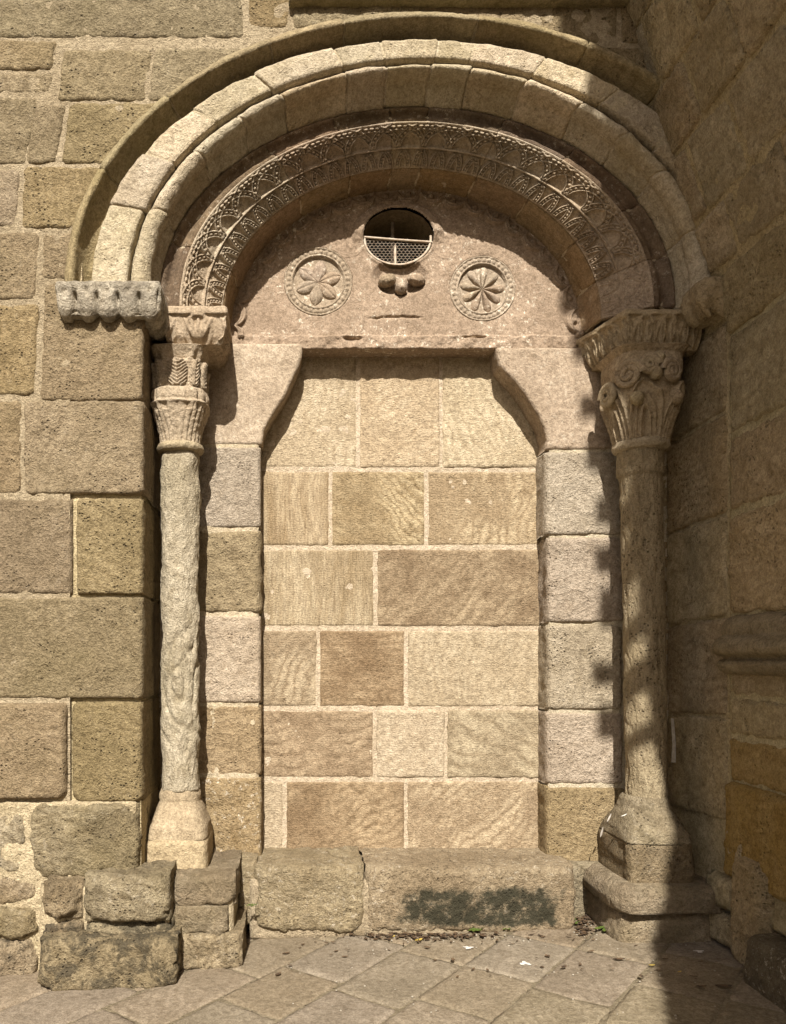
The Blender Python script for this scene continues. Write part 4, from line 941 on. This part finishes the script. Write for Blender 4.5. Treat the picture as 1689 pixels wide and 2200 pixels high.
# ------------------------------------------------------------------ unseen building added behind the viewer, shaped to throw the toothed shadow
tw = thing('shading_building', 'unseen stone building opposite, edge shaped to shade the side wall', 'building', (3, -7, 0))
SX, SZ = -math.tan(R(SUN_AZ)), math.tan(R(SUN_EL)) / math.cos(R(SUN_AZ))
YTW = -4.8
edge_z = np.array([-.75, -.66, .27, .80, 1.28, 1.40, 1.60, 3.02, 3.6, 4.27, 4.60, 4.92, 5.6, 7.0])
edge_x = np.array([1.62, 1.65, 1.95, 2.07, 2.06, 1.93, 1.86, 1.79, 1.76, 1.66, 1.56, 1.43, 1.25, 1.0])
dz0 = -YTW * SZ
z = 0.0; k = 0
while z < dz0 + 5.9:
    hgt = ((.12, .20), (.16, .15), (.10, .24), (.19, .13), (.12, .17))[(k // 2) % 5][k % 2] if z - dz0 > 1.35 else .09
    if z < dz0 - 1.0: hgt = .6
    zp = z + hgt / 2 - dz0
    xe = np.interp(zp, edge_z, edge_x) + YTW * -SX
    if zp > 1.35:                                   # thin slabs shaped to give the shadow its toothed edge
        bx_ = box(xe + .11, 6.2, YTW - .22, YTW - .02, z + .001, z + hgt - .001)
        mesh_obj('shading_course', *bx_, M['wall'], tw, smooth=False)
        xe += (-.05, .085)[k % 2] + (.0, .03, -.025, .02, -.01, .04, -.03)[k % 7]
        bx_ = box(xe, xe + .5, YTW - .018, YTW + .03, z + .001, z + hgt - .001)
    else:
        bx_ = box(xe, 6.2, YTW - .10, YTW + random.uniform(-.01, .01), z + .001, z + hgt - .001)
    mesh_obj('shading_course', *bx_, M['wall'], tw, smooth=False)
    z += hgt; k += 1

# ------------------------------------------------------------------ small things on the ground
def leaf_mesh(c, L, Wd, an, tilt=.2, curl=.25, kind=0):
    a = np.linspace(0, 1, 7); V = []
    for q in a:
        w = Wd * math.sin(math.pi * min(max(q, .03), .97)) ** .7
        for b in (-1, 0, 1): V.append(((q - .5) * L, b * w / 2, curl * Wd * (abs(b) * .6) + curl * L * .5 * (q - .5) ** 2 * 2))
    V = np.array(V); c_, s_ = math.cos(an), math.sin(an)
    x = V[:, 0] * c_ - V[:, 1] * s_; y = V[:, 0] * s_ + V[:, 1] * c_
    V = np.stack([x, y, V[:, 2] + x * tilt * .5], -1)
    return V + np.array(c), grid_faces(7, 3)
def gpt(px, py):                              # pixel on the pavement
    Z = 4.0
    for _ in range(8):
        X = (px - VX) / F * Z; h = CZ - zg(X, 0) - .004; Z = h * F / (py - VY)
    return np.array([(px - VX) / F * Z, Z + CY, zg((px - VX) / F * Z, 0) + .004])
lit = []
for k in range(420):
    q = random.random()
    if q < .55: px = random.gauss(905, 95); py = 2008 + abs(random.gauss(0, 7))
    elif q < .8: px = random.gauss(1255, 14); py = 1985 + random.gauss(0, 18)
    elif q < .9: px = random.gauss(528, 6); py = random.uniform(1985, 2030)
    else: px = random.uniform(560, 1500); py = random.uniform(2010, 2110)
    c = gpt(px, py); c[2] += random.uniform(0, .012)
    L = random.uniform(.010, .042)
    lit.append(leaf_mesh(c, L, L * random.uniform(.3, .7), random.uniform(0, 6.3), random.uniform(-.4, .4)))
V, Q = join(lit)
tag(mesh_obj('leaf_litter', V, Q, M['leafdry']), 'brown crumbled leaf litter gathered along the doorstep foot', 'leaf litter', kind='stuff')
lit = []
for k in range(150):
    q = random.random()
    px, py = (random.gauss(940, 130), 2005 + abs(random.gauss(0, 10))) if q < .4 else ((random.gauss(1250, 16), 1985 + random.gauss(0, 18)) if q < .6 else (random.uniform(560, 1600), random.uniform(2010, 2190)))
    c = gpt(px, py); s = random.uniform(.002, .006)
    lit.append(ellipsoid(c, (s, s, s * .6), n=4))
V, Q = join(lit)
tag(mesh_obj('grit', V, Q, M['pebble']), 'pale grit and crumbs scattered over the paving', 'grit', kind='stuff')
def single_leaf(px, py, L, Wd, an, mat, label, name='fallen_leaf', curl=.25, group=None):
    V, Q = leaf_mesh(gpt(px, py) + np.array([0, 0, .004]), L, Wd, an, .1, curl)
    return tag(mesh_obj(name, V, Q, mat), label, 'leaf', group)
for px, py, L, an in ((615, 2050, .045, .4), (1068, 2022, .03, 1.2), (1270, 2046, .04, .3), (1330, 2063, .055, -.2), (1507, 2122, .05, 0), (1555, 2122, .07, -.15), (1430, 2062, .03, 0), (1505, 2068, .03, .1), (1490, 2100, .035, -.5), (1165, 2015, .03, .2), (722, 2045, .03, .5), (1247, 2075, .03, 1)):
    single_leaf(px, py, L, L * .45, an, M['leafdry'], 'small dark dry leaf lying alone on the beige paving', group='dry leaves on the paving')
for px, py, L, an in ((900, 2022, .05, .5), (1401, 2076, .03, 0), (1460, 2090, .025, .4), (845, 2014, .03, .8)):
    single_leaf(px, py, L, L * .5, an, M['leafyellow'], 'small yellow leaf lying on the paving', group='yellow leaves on the paving')
def weed(c, n, s, label):
    t = thing('weed', label, 'plant', tuple(c))
    for k in range(n):
        an = 6.28 * k / n + random.uniform(-.3, .3); L = s * random.uniform(.7, 1.1)
        d = np.array([math.cos(an), math.sin(an) * .8, .55]) * L * .6
        V, Q = leaf_mesh(np.array(c) + d, L, L * .5, an, .5, .2)
        mesh_obj('leaf', V, Q, M['leafgreen'], t)
    V, Q = join([tube('', None, None, [tuple(c), tuple(np.array(c) + np.array([math.cos(6.28 * k / n), math.sin(6.28 * k / n), .8]) * s * .35)], .0015, 5) for k in range(n)])
    mesh_obj('stem', V, Q, M['leafgreen'], t)
weed(gpt(1303, 2002), 6, .06, 'green weed with broad leaves at the foot of the dark column pedestal')
weed(gpt(1232, 1986), 5, .045, 'green weed in the gap between doorstep end and right pedestal')
weed(gpt(1020, 2002), 7, .05, 'low green weed sprouting under the black-stained step stone')
weed(gpt(1088, 1998), 5, .035, 'tiny green sprout under the black-stained step stone beside a larger weed')
weed((pix(540, 1948, .2)[0], .20, pix(540, 1948, .2)[2]), 5, .03, 'tiny yellow-green weed between pale column pedestal and doorstep')
V, Q = ellipsoid(gpt(835, 2000) + np.array([0, -.01, .014]), (.055, .025, .017), n=12, amp=.12)
tag(mesh_obj('pebble', V, Q, M['pebble']), 'smooth oblong grey pebble lying against the doorstep', 'pebble')
V, Q = ellipsoid(gpt(773, 2006) + np.array([0, -.01, .012]), (.045, .028, .022), n=10, amp=.3)
tag(mesh_obj('pebble', V, Q, M['base']), 'angular brown stone chip lying against the doorstep', 'pebble')
for x, y, z_, L, an, lb in ((1.82, .16, .735, .035, .4, 'white feather on the shoulder of the dark column base'), (1.80, .30, .69, .05, 1.1, 'white feather caught between jamb and dark column base'), (1.775, .34, .60, .06, 1.3, 'ragged white feather hanging beside the dark column plinth')):
    V, Q = leaf_mesh((0, 0, 0), L, L * .4, 0, 0, .3)
    V = np.stack([V[:, 0] * math.cos(an), V[:, 1] - .01, V[:, 0] * math.sin(an) + V[:, 2]], -1) + np.array([x, y, z_])
    tag(mesh_obj('feather', V, Q, M['white']), lb, 'feather')
V, Q = leaf_mesh((0, 0, 0), .05, .03, .5, .4, .5); V = V + gpt(1247, 1962) + np.array([0, -.02, .03])
tag(mesh_obj('paper_scrap', V, Q, M['white']), 'crumpled white scrap in the leaf heap by the right pedestal', 'scrap')
for px, py, s, lb in ((1006, 2036, .022, 'white bird dropping on the paving close to the step'), (1128, 2070, .025, 'larger white bird dropping splashed on the sunny paving'), (1502, 2044, .02, 'white scrap on the shaded paving below the side wall')):
    c = gpt(px, py)
    a = np.linspace(0, 2 * np.pi, 18, endpoint=False); rr = s * (1 + .35 * np.sin(a * 3 + px) + .25 * np.sin(a * 5))
    V = np.concatenate([[c + np.array([0, 0, .003])], np.stack([c[0] + rr * np.cos(a), c[1] + rr * .8 * np.sin(a), np.full(18, c[2] + .001)], -1)])
    tag(mesh_obj('dropping' if 'bird' in lb else 'paper_scrap', V, [[0, k + 1, (k + 1) % 18 + 1] for k in range(18)], M['white']), lb, 'dropping' if 'bird' in lb else 'scrap')
# pale strip stuck on the reveal behind the dark column
c = np.array([pix(1440, 1590, .42)])
V = np.array([(2.258, .45, 1.235), (2.258, .425, 1.235), (2.26, .44, 1.09), (2.26, .405, 1.10), (2.262, .455, .98), (2.262, .41, .985)]) + np.array([-.035, 0, 0])
V = np.concatenate([V, V + np.array([.004, 0, 0])])
tag(mesh_obj('plastic_strip', V, [[0, 1, 3, 2], [2, 3, 5, 4], [6, 8, 9, 7], [8, 10, 11, 9]], M['white'], smooth=False), 'pale torn strip stuck to the reveal behind the dark column', 'strip')
